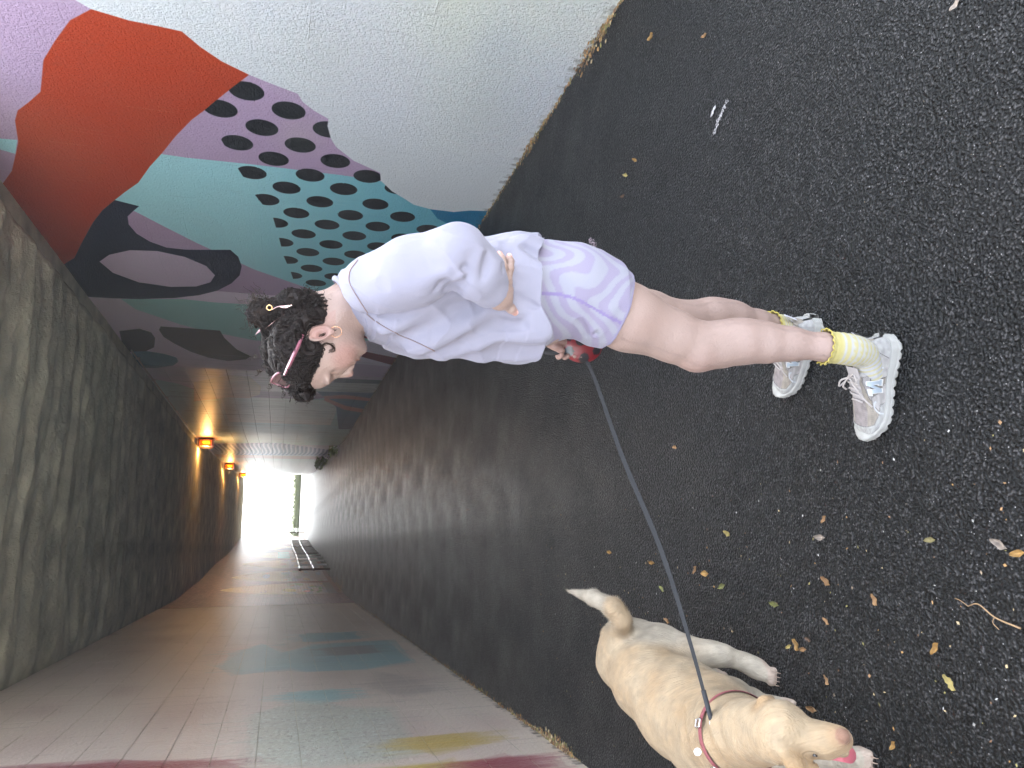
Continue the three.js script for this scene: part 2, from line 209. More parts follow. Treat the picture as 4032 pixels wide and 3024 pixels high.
// backing walls (with thickness), one each side
function backing(fx, sgn, th, s0, s1, h) {
  const sh = []; const n = Math.ceil((s1 - s0) / 1.5);
  return gridGeo(4, n, (u, v, i, j) => { const s = lerp(s0, s1, v), x = fx(s) + sgn * 0.012; const q = [[x, 0], [x, h], [x + sgn * th, h], [x + sgn * th, -0.4], [x, 0]][i]; return [q[0], q[1], -s, s, q[1]]; });
}
{ // right wall: board-marked cast panels, painted over with the mural
  const wall = thing('painted_wall', 'long concrete wall painted with red, lilac, teal and navy shapes and black dots', 'wall');
  part('wall_core', backing(rightX, 1, 0.6, S_WING, S_END + 0.0, Hc), plainWall, wall);
  const r = rng(77), rows = [0, 0.27, 0.56, 0.87, 1.16, 1.47, 1.76, 2.07, 2.36, 2.66, 2.95, 3.25, Hc - 0.002];
  let k = 0;
  for (let q = 0; q < rows.length - 1; q++) {
    let s = -6 + r() * 1.5; let first = true;
    const cuts = [S_WING]; const L = 2.44; let c = (q % 3) * 0.8 - 5; while (c < 12) { if (c > S_WING + 0.4) cuts.push(c); c += L; } cuts.push(12); c = 12 + 1.22; while (c < S_END - 0.8) { cuts.push(c); c += 1.83; } cuts.push(S_END);
    for (let i = 0; i < cuts.length - 1; i++) { const a = cuts[i], b = cuts[i + 1]; if (b < S_WING) continue;
      const g = slabGeo(rightX, 1, a, b, rows[q], rows[q + 1], (r() - 0.5) * (a >= 12 ? 0.002 : 0.0005), a >= 12 ? 0.0032 : 0.0007, 3);
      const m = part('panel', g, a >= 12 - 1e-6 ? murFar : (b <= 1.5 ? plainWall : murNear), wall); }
  }
  // raised fins left by the shuttering, broken and irregular
  const fins = []; for (const y of rows.slice(1, -1)) { let s = 1.8; while (s < 10.5) { const l = 0.1 + 0.6 * r(); if (r() < 0.66) { const hgt = 0.0015 + 0.0055 * r(), n = Math.max(3, Math.round(l / 0.03)); const pts = []; for (let i = 0; i <= n; i++) pts.push([2.62 - 0.0005 - hgt * (0.2 + 0.8 * r()) * Math.sin(Math.PI * i / n), y + (r() - 0.5) * 0.004, -(s + l * i / n)]); 
      const pos = [], uv = [], idx = []; pts.forEach((p, i) => { pos.push(2.6185, p[1] - 0.004, p[2], p[0], p[1], p[2], 2.6185, p[1] + 0.004, p[2]); for (let t = 0; t < 3; t++) uv.push(-p[2], p[1]); if (i) { const a = (i - 1) * 3; idx.push(a, a + 1, a + 4, a, a + 4, a + 3, a + 1, a + 2, a + 5, a + 1, a + 5, a + 4); } }); fins.push(geoFrom(pos, idx, { uv })); } s += l + 0.25 * r(); } }
  const fm = part('board_mark', mergeGeometries(fins), murNear, wall); fm.userData.kind = 'stuff';
}
// ---- left wall: painted blockwork, then brickwork with pointed painted arches
function leftCanvas() {
  const w = 2048, h = 768, s0 = 2.5, s1 = 18.1, cv = document.createElement('canvas'); cv.width = w; cv.height = h; const c = cv.getContext('2d'), r = rng(91);
  const X = s => (s - s0) / (s1 - s0) * w, Y = y => (1 - y / Hc) * h, pm = h / Hc;
  c.fillStyle = '#d2c4b4'; c.fillRect(0, 0, w, h);
  blotch(c, w, h, r, 120, 0.55 * pm, ['#c8aea4', '#8f7a76', '#beaea8', '#a3857f', '#b3a49c'], 0.35);
  { const g = c.createLinearGradient(0, 0, 0, h); g.addColorStop(0, '#5a4a4800'); g.addColorStop(0.5, '#a0908a55'); g.addColorStop(1, '#6b555000'); c.fillStyle = g; c.fillRect(0, 0, w, h); }
  const soft = (pts, col, a, n = 6) => { for (let i = 0; i < n; i++) { c.globalAlpha = a / n * 1.6; c.fillStyle = col; poly(c, pts.map(([s, y]) => [s + (r() - 0.5) * 0.2, y + (r() - 0.5) * 0.16]), X, Y); c.fill(); }
    const ss = pts.map(p => p[0]), ys = pts.map(p => p[1]), a0 = Math.min(...ss), a1 = Math.max(...ss), b0 = Math.min(...ys), b1 = Math.max(...ys); c.strokeStyle = col;
    for (let i = 0, k = 0; i < 900 && k < 150; i++) { const s = lerp(a0, a1, r()), y = lerp(b0, b1, r()); let ins = false; for (let p = 0, q = pts.length - 1; p < pts.length; q = p++) if ((pts[p][1] > y) !== (pts[q][1] > y) && s < (pts[q][0] - pts[p][0]) * (y - pts[p][1]) / (pts[q][1] - pts[p][1]) + pts[p][0]) ins = !ins; if (!ins) continue; k++; const l = 0.06 + 0.26 * r(); c.globalAlpha = a * 0.45 * r(); c.lineWidth = 1.5 + 5 * r(); c.beginPath(); c.moveTo(X(s), Y(y - l)); c.lineTo(X(s) + (r() - 0.5) * 4, Y(y + l)); c.stroke(); } c.globalAlpha = 1; };
  soft([[10.41, 1.13], [10.37, 0.51], [9.53, 0.54], [9.54, 1.14]], '#6d9aa0', 0.95, 3);
  soft([[8.61, 1.37], [9.2, 1.11], [9.28, 0.21], [7.57, 0.23], [7.23, 0.74], [7.29, 1.18], [7.5, 1.37], [7.31, 1.75], [7.79, 1.95], [8.9, 1.86], [9.5, 1.6]], '#76a5aa', 0.75);
  soft([[8.8, 1.0], [8.95, 0.5], [8.3, 0.45], [8.2, 0.9]], '#7c6f6c', 0.5, 4);
  soft([[6.11, 1.32], [6.33, 1.22], [6.32, 1.05], [6.02, 1.02], [5.84, 1.13]], '#8fb0ae', 0.8);
  const gA = [[5.59, 1.63], [5.9, 1.39], [5.94, 1.15], [5.59, 0.98], [5.49, 0.73], [4.33, 0.75], [4.22, 0.9], [4.27, 1.24], [4.35, 1.6]];
  soft(gA, '#a5aaa0', 0.5); c.save(); poly(c, gA, X, Y); c.clip(); for (let i = 0; i < 3000; i++) { c.globalAlpha = 0.5 * r(); c.fillStyle = r() < 0.7 ? '#c4ccc4' : '#7b6f68'; c.fillRect(X(4.1 + 1.9 * r()), Y(0.6 + 1.1 * r()), 1 + 3 * r(), 1 + 5 * r()); } c.restore(); c.globalAlpha = 1;
  soft([[4.62, 0.76], [4.67, 0.41], [4.43, 0.38], [4.3, 0.72]], '#b39a5a', 0.55, 4);
  soft([[4.05, 0.95], [4.1, 0.6], [3.9, 0.55], [3.85, 0.9]], '#b39a5a', 0.55, 4); soft([[4.05, 0.5], [4.1, 0.3], [3.8, 0.25], [3.8, 0.5]], '#8c4a50', 0.5, 4);
  soft([[4.75, 2.88], [4.68, 2.61], [4.61, 2.24], [4.5, 1.75], [4.36, 1.63], [4.41, 2.2], [4.64, 2.85]], '#7d4148', 0.5, 3);
  soft([[7.0, 0.6], [6.6, 0.35], [6.0, 0.3], [5.9, 0.6], [6.4, 0.75]], '#a3958c', 0.4);
  for (let i = 0; i < 2600; i++) { c.globalAlpha = 0.22 * r(); c.strokeStyle = r() < 0.5 ? '#c2aea6' : '#4d4040'; c.lineWidth = 0.5 + 1.6 * r(); const x = r() * w, y = r() * h, l = r() * 0.4 * pm; c.beginPath(); c.moveTo(x, y); c.lineTo(x + (r() - 0.5) * 2, y + l); c.stroke(); } c.globalAlpha = 1;
  c.globalAlpha = 0.6; c.fillStyle = '#5a5148'; for (let i = 0; i < 700; i++) c.fillRect(r() * w, h - r() * 0.05 * pm, 4 * r() + 1, 0.05 * pm); c.globalAlpha = 1;
  const t = new THREE.CanvasTexture(cv); t.colorSpace = THREE.SRGBColorSpace; t.anisotropy = 16; t.wrapS = t.wrapT = THREE.ClampToEdgeWrapping; t.repeat.set(1 / (s1 - s0), 1 / Hc); t.offset.set(-s0 / (s1 - s0), 0); return t;
}
function archCanvas() { // brick courses with tall pointed cream arches and faded graffiti
  const w = 2048, h = 1024, s0 = 15, s1 = 48, cv = document.createElement('canvas'); cv.width = w; cv.height = h; const c = cv.getContext('2d'), r = rng(93);
  const X = s => (s - s0) / (s1 - s0) * w, Y = y => (1 - y / Hc) * h;
  c.fillStyle = '#7d5f5a'; c.fillRect(0, 0, w, h);
  for (let q = 0; q < 47; q++) for (let i = -1; i < 147; i++) { const s = s0 + i * 0.225 + (q % 2) * 0.1125, t = r(); c.fillStyle = `rgb(${112 + 40 * t | 0},${80 + 32 * t | 0},${78 + 32 * t | 0})`; c.fillRect(X(s), Y((q + 1) * 0.0755), X(0.213) - X(0), Y(0) - Y(0.064)); }
  const arches = [[18.6, 21.6, 2.75], [22.2, 25.6, 2.7], [26.4, 30.4, 2.62], [31.4, 36.2, 2.6], [37.2, 40.4, 2.55], [41.4, 45.8, 2.55]];
  arches.forEach(([a, b, t], k) => { const m = (a + b) / 2;
    c.save(); c.beginPath(); c.moveTo(X(a), Y(0.12)); c.lineTo(X(a), Y(0.9)); c.bezierCurveTo(X(a), Y(1.9), X(m - 0.5), Y(t - 0.1), X(m), Y(t)); c.bezierCurveTo(X(m + 0.5), Y(t - 0.1), X(b), Y(1.9), X(b), Y(0.9)); c.lineTo(X(b), Y(0.12)); c.closePath(); c.clip();
    const g = c.createLinearGradient(0, Y(t), 0, Y(0)); g.addColorStop(0, '#efe2ac'); g.addColorStop(0.45, '#efe6c4'); g.addColorStop(0.6, '#d3dde4'); g.addColorStop(1, '#a3959b'); c.fillStyle = g; c.fillRect(0, 0, w, h);
    for (let i = 0; i < 46; i++) { c.globalAlpha = 0.25 + 0.35 * r(); c.fillStyle = ['#8fb4d6', '#c9d6e0', '#b59ab8', '#c78f86', '#e8e6e0', '#8f9ac0', '#d8b25c', '#6fae8c'][Math.floor(r() * 8)]; const x = X(a + (b - a) * r()), y = Y(0.15 + 1.15 * r()), q = 6 + 26 * r(); c.beginPath(); c.ellipse(x, y, q, q * (0.5 + r()), r() * 3, 0, 7); c.fill(); } c.globalAlpha = 1;
    if (k === 0) { c.fillStyle = '#d8d23c'; c.beginPath(); c.ellipse(X(19.6), Y(1.17), X(0.45) - X(0), Y(0) - Y(0.15), 0.2, 0, 7); c.fill(); c.fillStyle = '#d9673a'; c.beginPath(); c.ellipse(X(19.3), Y(0.78), X(0.24) - X(0), Y(0) - Y(0.08), 0, 0, 7); c.fill(); c.fillStyle = '#3f8a4c'; for (let i = 0; i < 9; i++) { c.beginPath(); c.ellipse(X(19 + 1.5 * r()), Y(0.38 + 0.3 * r()), 10, 14, r() * 3, 0, 7); c.fill(); } c.fillStyle = '#3f4046'; c.globalAlpha = 0.45; c.fillRect(X(a), Y(0.32), X(b) - X(a), h); c.globalAlpha = 1;
      c.strokeStyle = '#3c4f7c'; c.lineWidth = 3; c.beginPath(); c.arc(X(19.7), Y(1.17), 34, 0.4, 5.6); c.stroke(); c.beginPath(); c.moveTo(X(18.8), Y(1.25)); c.lineTo(X(19.4), Y(0.8)); c.stroke(); c.beginPath(); c.arc(X(19.4), Y(1.75), 17, 0, 5); c.stroke(); }
    if (k === 1) { c.fillStyle = '#4f9fd0'; c.globalAlpha = 0.7; c.beginPath(); c.ellipse(X(24), Y(1.75), 40, 26, 0, 0, 7); c.fill(); c.globalAlpha = 1; }
    if (k === 3) { c.fillStyle = '#38d0cc'; c.fillRect(X(a), Y(1.45), X(b) - X(a), Y(1.0) - Y(1.45)); }
    c.strokeStyle = '#8f8160'; c.globalAlpha = 0.35; c.lineWidth = 1.2; for (let q = 0; q < 47; q++) { c.beginPath(); c.moveTo(0, Y(q * 0.0755)); c.lineTo(w, Y(q * 0.0755)); c.stroke(); for (let i = 0; i < 24; i++) { const s = a + i * 0.225 + (q % 2) * 0.11; c.beginPath(); c.moveTo(X(s), Y(q * 0.0755)); c.lineTo(X(s), Y(q * 0.0755 + 0.0755)); c.stroke(); } } c.globalAlpha = 1;
    if (k === 4) { c.fillStyle = '#5b6080'; c.beginPath(); c.moveTo(X(37.2), Y(0)); for (let i = 0; i <= 20; i++) { const s = lerp(37.2, 40.4, i / 20); c.lineTo(X(s), Y(1.0 + 0.55 * Math.sin(i * 0.35) * (1 - i / 40) + 0.06 * r())); } c.lineTo(X(40.4), Y(0)); c.fill(); }
    c.restore(); c.strokeStyle = '#5a4146'; c.lineWidth = 2; c.stroke(); });
  blotch(c, w, h, r, 60, 60, ['#3a2e2e', '#c0b0a8'], 0.25);
  const t = new THREE.CanvasTexture(cv); t.colorSpace = THREE.SRGBColorSpace; t.anisotropy = 16; t.wrapS = t.wrapT = THREE.ClampToEdgeWrapping; t.repeat.set(1 / (s1 - s0), 1 / Hc); t.offset.set(-s0 / (s1 - s0), 0); return t;
}
const brickBump = dataTex(256, 256, (i, j) => { const q = Math.floor(j / 32), x = (i + (q % 2) * 32) % 64, y = j % 32; const m = Math.min(x, 64 - x, y, 32 - y); return 60 + 190 * sstep(0.5, 3, m); });
{
  const bb = brickBump.clone(); bb.repeat.set(1 / 0.9, 1 / 0.604); bb.needsUpdate = true;
  const blockMat = std({ map: leftCanvas(), bumpMap: withRep(gritFine, 1.3), bumpScale: 0.007, roughness: 0.42 });
  const brickMat = std({ map: archCanvas(), bumpMap: bb, bumpScale: 0.004, roughness: 0.42 });
  const wall = thing('block_wall', 'pinkish brown painted block wall with teal and grey paint patches, arches beyond', 'wall');
  part('wall_core', backing(leftX, -1, 0.6, S_LEFT, S_END, Hc), concMat, wall);
  const r = rng(78), ch = Hc / 16, far = [];
  for (let q = 0; q < 16; q++) { let s = S_LEFT - (q % 2) * 0.0, k = 0; while (s < 15.6) { const e = Math.min(s + 0.46, 15.6); if (e - s < 0.1) { break; } const g = slabGeo(leftX, -1, s, e, q * ch + 0.0015, (q + 1) * ch - 0.0015, (r() - 0.5) * 0.0007, 0.0008, 1); if (s < 10.6) part('block', g, blockMat, wall); else far.push(g); s = e; } }
  part('blockwork', mergeGeometries(far), blockMat, wall).userData.kind = 'stuff';
  part('brickwork', gridGeo(34, 4, (u, v) => { const s = lerp(15.6, S_END, u), y = v * Hc; return [leftX(s) + 0.001, y, -s, s, y]; }), brickMat, wall);
}
{ // ceiling: sprayed concrete with hanging ripples across the tunnel, and smooth bearing strips at the walls
  const rip = (x, s) => { const w = fbm(x * 0.7, s * 0.9, 3, 3) * 1.3; const a = Math.sin((s + 0.22 * w + 0.12 * fbm(x * 2.2, s * 1.5, 9, 2)) * 2 * Math.PI / 0.27); const b = Math.sin((s + 0.35 * w) * 2 * Math.PI / 0.71 + 1); const near = sstep(22, 8, s); return near * (0.02 * Math.pow(0.5 + 0.5 * a, 1.5) * (0.4 + 0.6 * (0.5 + fbm(x * 1.1, s * 0.6, 4, 2))) + 0.018 * b + 0.03 * fbm(x * 3, s * 5, 1, 4)) + 0.012 * fbm(x * 9, s * 9, 2, 3); };
  const c0 = gridGeo(96, 560, (u, v) => { const s = lerp(S_MOUTH, 22, v), xl = leftX(s) - 0.02, xr = rightX(s) - 0.17 + 0.03 * fbm(s * 1.7, 0, 5, 3), x = lerp(xl, xr, u); const edge = sstep(0, 0.06, u) * sstep(1, 0.97, u); return [x, Hc - 0.055 - edge * (0.018 + rip(x, s)) + (u >= 1 ? 0.06 : 0), -s, s, x]; });
  const c1 = gridGeo(6, 34, (u, v) => { const s = lerp(22, S_END + 0.3, v), x = lerp(leftX(s) - 0.02, rightX(s) - 0.17, u); return [x, Hc - 0.07 + (u >= 1 ? 0.08 : 0), -s, s, x]; });
  struct('ceiling', mergeGeometries([c0, c1]), ceilMat);
  struct('ceiling_edge', gridGeo(3, 70, (u, v) => { const s = lerp(S_MOUTH, S_END, v), x = rightX(s) + 0.02 - 0.24 * u; return [x, Hc - 0.004 + (0.006 * fbm(s * 3, u * 2, 3, 2)), -s, s, x]; }), concMat);
  // deck above: thick slab that closes the subway, with earth on top
  const n = 30; struct('bridge_deck', gridGeo(4, n, (u, v, i) => { const s = lerp(S_MOUTH, S_END, v), a = leftX(s) - 0.6, b = rightX(s) + 0.6; const q = [[a, Hc + 0.02], [b, Hc + 0.02], [b, Hc + 0.9], [a, Hc + 0.9], [a, Hc + 0.02]][i]; return [q[0], q[1], -s, s, q[0]]; }), concMat);
  for (const [s, d] of [[S_MOUTH, -1], [S_END, 1]]) { const g = new THREE.BoxGeometry(rightX(s) - leftX(s) + 1.2, 1.0, 0.3); g.translate((rightX(s) + leftX(s)) / 2, Hc + 0.47, -s - d * 0.15); struct('portal_beam', g, concMat); }
}
// ---- ground: one sheet to the horizon, the asphalt path 4 mm above it
const grassMat = std({ color: lin(0.09, 0.12, 0.04), roughness: 1, bumpMap: withRep(grit, 1), bumpScale: 0.03 });
struct('ground', gridGeo(40, 40, (u, v) => { const x = lerp(-600, 600, u), z = lerp(-700, 500, v); return [x, -0.012, z, x, z]; }), grassMat);
// earth banks either side and over the deck
{ const bank = (sgn, fx) => gridGeo(6, 30, (u, v) => { const s = lerp(sgn > 0 ? S_MOUTH - 0.5 : S_MOUTH, S_END, v), q = [[0.3, 0], [0.6, Hc + 1.3], [3, Hc + 1.4], [8, Hc + 0.6], [14, 2.2], [22, 0.6], [34, -0.1]][Math.round(u * 6)]; return [fx(s) + sgn * q[0], q[1], -s, q[0], s]; });
  struct('bank', bank(1, rightX), grassMat); struct('bank', bank(-1, leftX), grassMat);
  struct('bank', gridGeo(2, 30, (u, v) => { const s = lerp(S_MOUTH + 0.05, S_END, v); return [lerp(leftX(s) - 0.6, rightX(s) + 0.6, u), Hc + 1.3, -s, u, s]; }), grassMat);
  for (const [s, fx, sgn] of [[S_MOUTH - 0.5, rightX, 1], [S_END, rightX, 1], [S_MOUTH, leftX, -1], [S_END, leftX, -1]]) { const sh = [[0.3, 0], [0.6, Hc + 1.3], [3, Hc + 1.4], [8, Hc + 0.6], [14, 2.2], [22, 0.6], [34, -0.1]]; const pos = [], idx = [], uv = []; sh.forEach(([a, b]) => { pos.push(fx(s) + sgn * a, b, -s, fx(s) + sgn * a, -0.1, -s); uv.push(a, b, a, 0); }); for (let i = 0; i < 6; i++) idx.push(2 * i, 2 * i + 1, 2 * i + 3, 2 * i, 2 * i + 3, 2 * i + 2); struct('bank', geoFrom(pos, idx, { uv }), grassMat); } }
{
  const colf = (u, v, p) => { const s = -p[2], x = p[0]; let k = 1 + 0.35 * fbm(x * 0.8, s * 0.5, 1, 3); const ed = Math.min(x - leftX(s), rightX(s) - x); k *= 1 + 1.2 * sstep(0.16, 0.0, ed); const warm = 0.5 + 0.5 * fbm(x * 1.3, s * 1.1, 4, 3); return [k * (1 + 0.10 * warm), k, k * (1 - 0.06 * warm)]; };
  const s0 = 0.2; struct('path', mergeGeometries([
    gridGeo(40, 120, (u, v) => { const s = lerp(s0, 24, v), x = lerp(leftX(s) - 0.01, rightX(s) + 0.01, u); return [x, 0.0, -s, x, s]; }, colf),
    gridGeo(14, 60, (u, v) => { const s = lerp(24, 49, v), x = lerp(leftX(Math.min(s, 60)) - 0.01, rightX(Math.min(s, 60)) + 0.01, u); return [x, v === 0 ? 0.0 : 0, -s, x, s]; }, colf)]), asph);
}

// pale paving added behind the camera to bounce light in, and past the exit
{ const pave = std({ color: lin(0.42, 0.40, 0.37), roughness: 0.9, bumpMap: withRep(grit, 0.8), bumpScale: 0.004 });
  struct('bounce_paving', gridGeo(6, 40, (u, v) => { const s = lerp(-40, 0.2, v), x = lerp(-1.06 - 16 * sstep(0.8, -1, s), 18, u); return [x, -0.004, -s, x, s]; }), pave);
  struct('bounce_paving', gridGeo(6, 12, (u, v) => { const s = lerp(S_END + 0.5, 90, v), x = lerp(leftX(Math.min(s, 60)) - 4, rightX(Math.min(s, 60)) + 4, u); return [x, -0.008, -s, x, s]; }), pave); }

{ const verge = std({ color: lin(0.03, 0.031, 0.033), roughness: 0.8, bumpMap: withRep(grit, 0.8), bumpScale: 0.006 });
  struct('pavement', gridGeo(6, 8, (u, v) => { const s = lerp(0.2, S_WING, v), x = lerp(2.62, 14, u); return [x, -0.003, -s, x, s]; }), verge); }
// ---------------------------------------------------------------- solid modelling: distance fields meshed with surface nets
const smin = (a, b, k) => { const h = Math.max(k - Math.abs(a - b), 0) / k; return Math.min(a, b) - h * h * k * 0.25; };
const smax = (a, b, k) => -smin(-a, -b, k);
// tapered capsule
function cone(px, py, pz, a, b, ra, rb) { const bx = b[0] - a[0], by = b[1] - a[1], bz = b[2] - a[2], qx = px - a[0], qy = py - a[1], qz = pz - a[2]; const t = clamp((qx * bx + qy * by + qz * bz) / (bx * bx + by * by + bz * bz)); const dx = qx - t * bx, dy = qy - t * by, dz = qz - t * bz; return Math.sqrt(dx * dx + dy * dy + dz * dz) - (ra + (rb - ra) * t); }
// chain of tapered capsules [x, y, z, r]
function chain(l, k = 0.02) { return (x, y, z) => { let d = 9; for (let i = 0; i + 1 < l.length; i++) d = smin(d, cone(x, y, z, l[i], l[i + 1], l[i][3], l[i + 1][3]), k); return d; }; }
function ell(x, y, z, c, r) { const a = (x - c[0]) / r[0], b = (y - c[1]) / r[1], d = (z - c[2]) / r[2]; return (Math.sqrt(a * a + b * b + d * d) - 1) * Math.min(r[0], r[1], r[2]); }
// column of oval slices: rows [front x, y, back x, y, half width]
function column(rows) {
  const L = rows.map(r => ({ cx: (r[0] + r[2]) / 2, cy: (r[1] + r[3]) / 2, ex: (r[0] - r[2]), ey: (r[1] - r[3]), A: Math.hypot(r[0] - r[2], r[1] - r[3]) / 2, B: r[4] }));
  return (x, y, z) => {
    let best = null, bd = 1e9;
    for (let i = 0; i + 1 < L.length; i++) { const a = L[i], b = L[i + 1], bx = b.cx - a.cx, by = b.cy - a.cy; let t = ((x - a.cx) * bx + (y - a.cy) * by) / (bx * bx + by * by); const tc = clamp(t); const dx = x - a.cx - bx * tc, dy = y - a.cy - by * tc, d = dx * dx + dy * dy; if (d < bd) { bd = d; best = [a, b, tc, t < 0 && i === 0 ? t : t > 1 && i === L.length - 2 ? t - 1 : 0, Math.hypot(bx, by)]; } }
    const [a, b, t, over, len] = best; const lr = (p, q) => p + (q - p) * t; const cx = lr(a.cx, b.cx), cy = lr(a.cy, b.cy); let ex = lr(a.ex, b.ex), ey = lr(a.ey, b.ey); const q = Math.hypot(ex, ey); ex /= q; ey /= q;
    const A = lr(a.A, b.A), B = lr(a.B, b.B), u = ((x - cx) * ex + (y - cy) * ey) / A, w = z / B;
    const d = (Math.pow(Math.pow(Math.abs(u), 2.25) + Math.pow(Math.abs(w), 2.25), 1 / 2.25) - 1) * Math.min(A, B);
    return over ? Math.max(d, Math.abs(over) * len) : d;
  };
}
// 2-D polygon -> signed distance sampled on a grid
function polyField(pts, cell = 0.002, pad = 0.03) {
  const xs = pts.map(p => p[0]), ys = pts.map(p => p[1]), x0 = Math.min(...xs) - pad, y0 = Math.min(...ys) - pad, nx = Math.ceil((Math.max(...xs) + pad - x0) / cell) + 1, ny = Math.ceil((Math.max(...ys) + pad - y0) / cell) + 1, g = new Float32Array(nx * ny);
  for (let j = 0; j < ny; j++) for (let i = 0; i < nx; i++) { const x = x0 + i * cell, y = y0 + j * cell; let d = 1e9, ins = false; for (let a = 0, b = pts.length - 1; a < pts.length; b = a++) { const [ax, ay] = pts[a], [bx, by] = pts[b]; if ((ay > y) !== (by > y) && x < (bx - ax) * (y - ay) / (by - ay) + ax) ins = !ins; const ex = bx - ax, ey = by - ay, t = clamp(((x - ax) * ex + (y - ay) * ey) / (ex * ex + ey * ey)), dx = x - ax - ex * t, dy = y - ay - ey * t; d = Math.min(d, dx * dx + dy * dy); } g[j * nx + i] = Math.sqrt(d) * (ins ? -1 : 1); }
  return (x, y) => { const u = (x - x0) / cell, v = (y - y0) / cell; if (u < 0 || v < 0 || u >= nx - 1 || v >= ny - 1) { const cx = clamp(u, 0, nx - 2), cy = clamp(v, 0, ny - 2); return 0.03 + Math.hypot(u - cx, v - cy) * cell; } const i = Math.floor(u), j = Math.floor(v), a = u - i, b = v - j, o = j * nx + i; return lerp(lerp(g[o], g[o + 1], a), lerp(g[o + nx], g[o + nx + 1], a), b); };
}
// side outline given thickness: half width W, rounding over depth D
function puff(pf, W, D) { return (x, y, z) => { const s = pf(x, y), az = Math.abs(z); if (s > 0) return Math.hypot(s, az); const q = 1 - Math.min(-s / D, 1), w = (typeof W === 'function' ? W(x, y) : W) * Math.sqrt(1 - q * q); return Math.max(az - w, s * 0.9) * 0.85; }; }
function nets(fn, lo, hi, cell, cf, nstep = 0.5) {
  const n = [0, 1, 2].map(i => Math.ceil((hi[i] - lo[i]) / cell) + 1), [nx, ny, nz] = n, F = new Float32Array(nx * ny * nz), BK = 6, thr = cell * BK * 1.4;
  for (let bz = 0; bz < nz; bz += BK) for (let by = 0; by < ny; by += BK) for (let bx = 0; bx < nx; bx += BK) {
    const c = fn(lo[0] + (bx + BK / 2) * cell, lo[1] + (by + BK / 2) * cell, lo[2] + (bz + BK / 2) * cell), skip = Math.abs(c) > thr;
    for (let k = bz; k < Math.min(bz + BK, nz); k++) for (let j = by; j < Math.min(by + BK, ny); j++) for (let i = bx; i < Math.min(bx + BK, nx); i++) F[(k * ny + j) * nx + i] = skip ? c : fn(lo[0] + i * cell, lo[1] + j * cell, lo[2] + k * cell);
  }
  const id = new Int32Array(nx * ny * nz).fill(-1), pos = [], idx = [];
  const E = [[0, 1], [0, 2], [0, 4], [1, 3], [1, 5], [2, 3], [2, 6], [3, 7], [4, 5], [4, 6], [5, 7], [6, 7]];
  const at = (i, j, k) => (k * ny + j) * nx + i;
  for (let k = 0; k < nz - 1; k++) for (let j = 0; j < ny - 1; j++) for (let i = 0; i < nx - 1; i++) {
    let m = 0; const v = []; for (let c = 0; c < 8; c++) { const q = F[at(i + (c & 1), j + (c >> 1 & 1), k + (c >> 2))]; v.push(q); if (q < 0) m |= 1 << c; }
    if (m === 0 || m === 255) continue; let x = 0, y = 0, z = 0, q = 0;
    for (const [a, b] of E) if ((v[a] < 0) !== (v[b] < 0)) { const t = v[a] / (v[a] - v[b]); x += (a & 1) + t * ((b & 1) - (a & 1)); y += (a >> 1 & 1) + t * ((b >> 1 & 1) - (a >> 1 & 1)); z += (a >> 2) + t * ((b >> 2) - (a >> 2)); q++; }
    id[at(i, j, k)] = pos.length / 3; pos.push(lo[0] + (i + x / q) * cell, lo[1] + (j + y / q) * cell, lo[2] + (k + z / q) * cell);
  }
  for (let k = 1; k < nz - 1; k++) for (let j = 1; j < ny - 1; j++) for (let i = 1; i < nx - 1; i++) { const a = F[at(i, j, k)] < 0;
    const quad = (b, p, q, r, s) => { if (a === b || p < 0 || q < 0 || r < 0 || s < 0) return; if (a) idx.push(p, q, r, p, r, s); else idx.push(p, r, q, p, s, r); };
    quad(F[at(i + 1, j, k)] < 0, id[at(i, j - 1, k - 1)], id[at(i, j, k - 1)], id[at(i, j, k)], id[at(i, j - 1, k)]);
    quad(F[at(i, j + 1, k)] < 0, id[at(i - 1, j, k - 1)], id[at(i - 1, j, k)], id[at(i, j, k)], id[at(i, j, k - 1)]);
    quad(F[at(i, j, k + 1)] < 0, id[at(i - 1, j - 1, k)], id[at(i, j - 1, k)], id[at(i, j, k)], id[at(i - 1, j, k)]); }
  const N = [], uv = [], col = [], e = cell * nstep;
  for (let i = 0; i < pos.length; i += 3) { const [x, y, z] = [pos[i], pos[i + 1], pos[i + 2]]; let a = fn(x + e, y, z) - fn(x - e, y, z), b = fn(x, y + e, z) - fn(x, y - e, z), c = fn(x, y, z + e) - fn(x, y, z - e); const l = Math.hypot(a, b, c) || 1; a /= l; b /= l; c /= l; N.push(a, b, c); const ax = Math.abs(a) > Math.abs(c); uv.push(ax ? z : x, y); if (cf) col.push(...cf(x, y, z, a, b, c)); }
  const g = new THREE.BufferGeometry(); g.setAttribute('position', new THREE.Float32BufferAttribute(pos, 3)); g.setAttribute('normal', new THREE.Float32BufferAttribute(N, 3)); g.setAttribute('uv', new THREE.Float32BufferAttribute(uv, 2)); if (cf) g.setAttribute('color', new THREE.Float32BufferAttribute(col, 3)); g.setIndex(idx); return g;
}
const mixc = (a, b, t) => [lerp(a[0], b[0], t), lerp(a[1], b[1], t), lerp(a[2], b[2], t)];
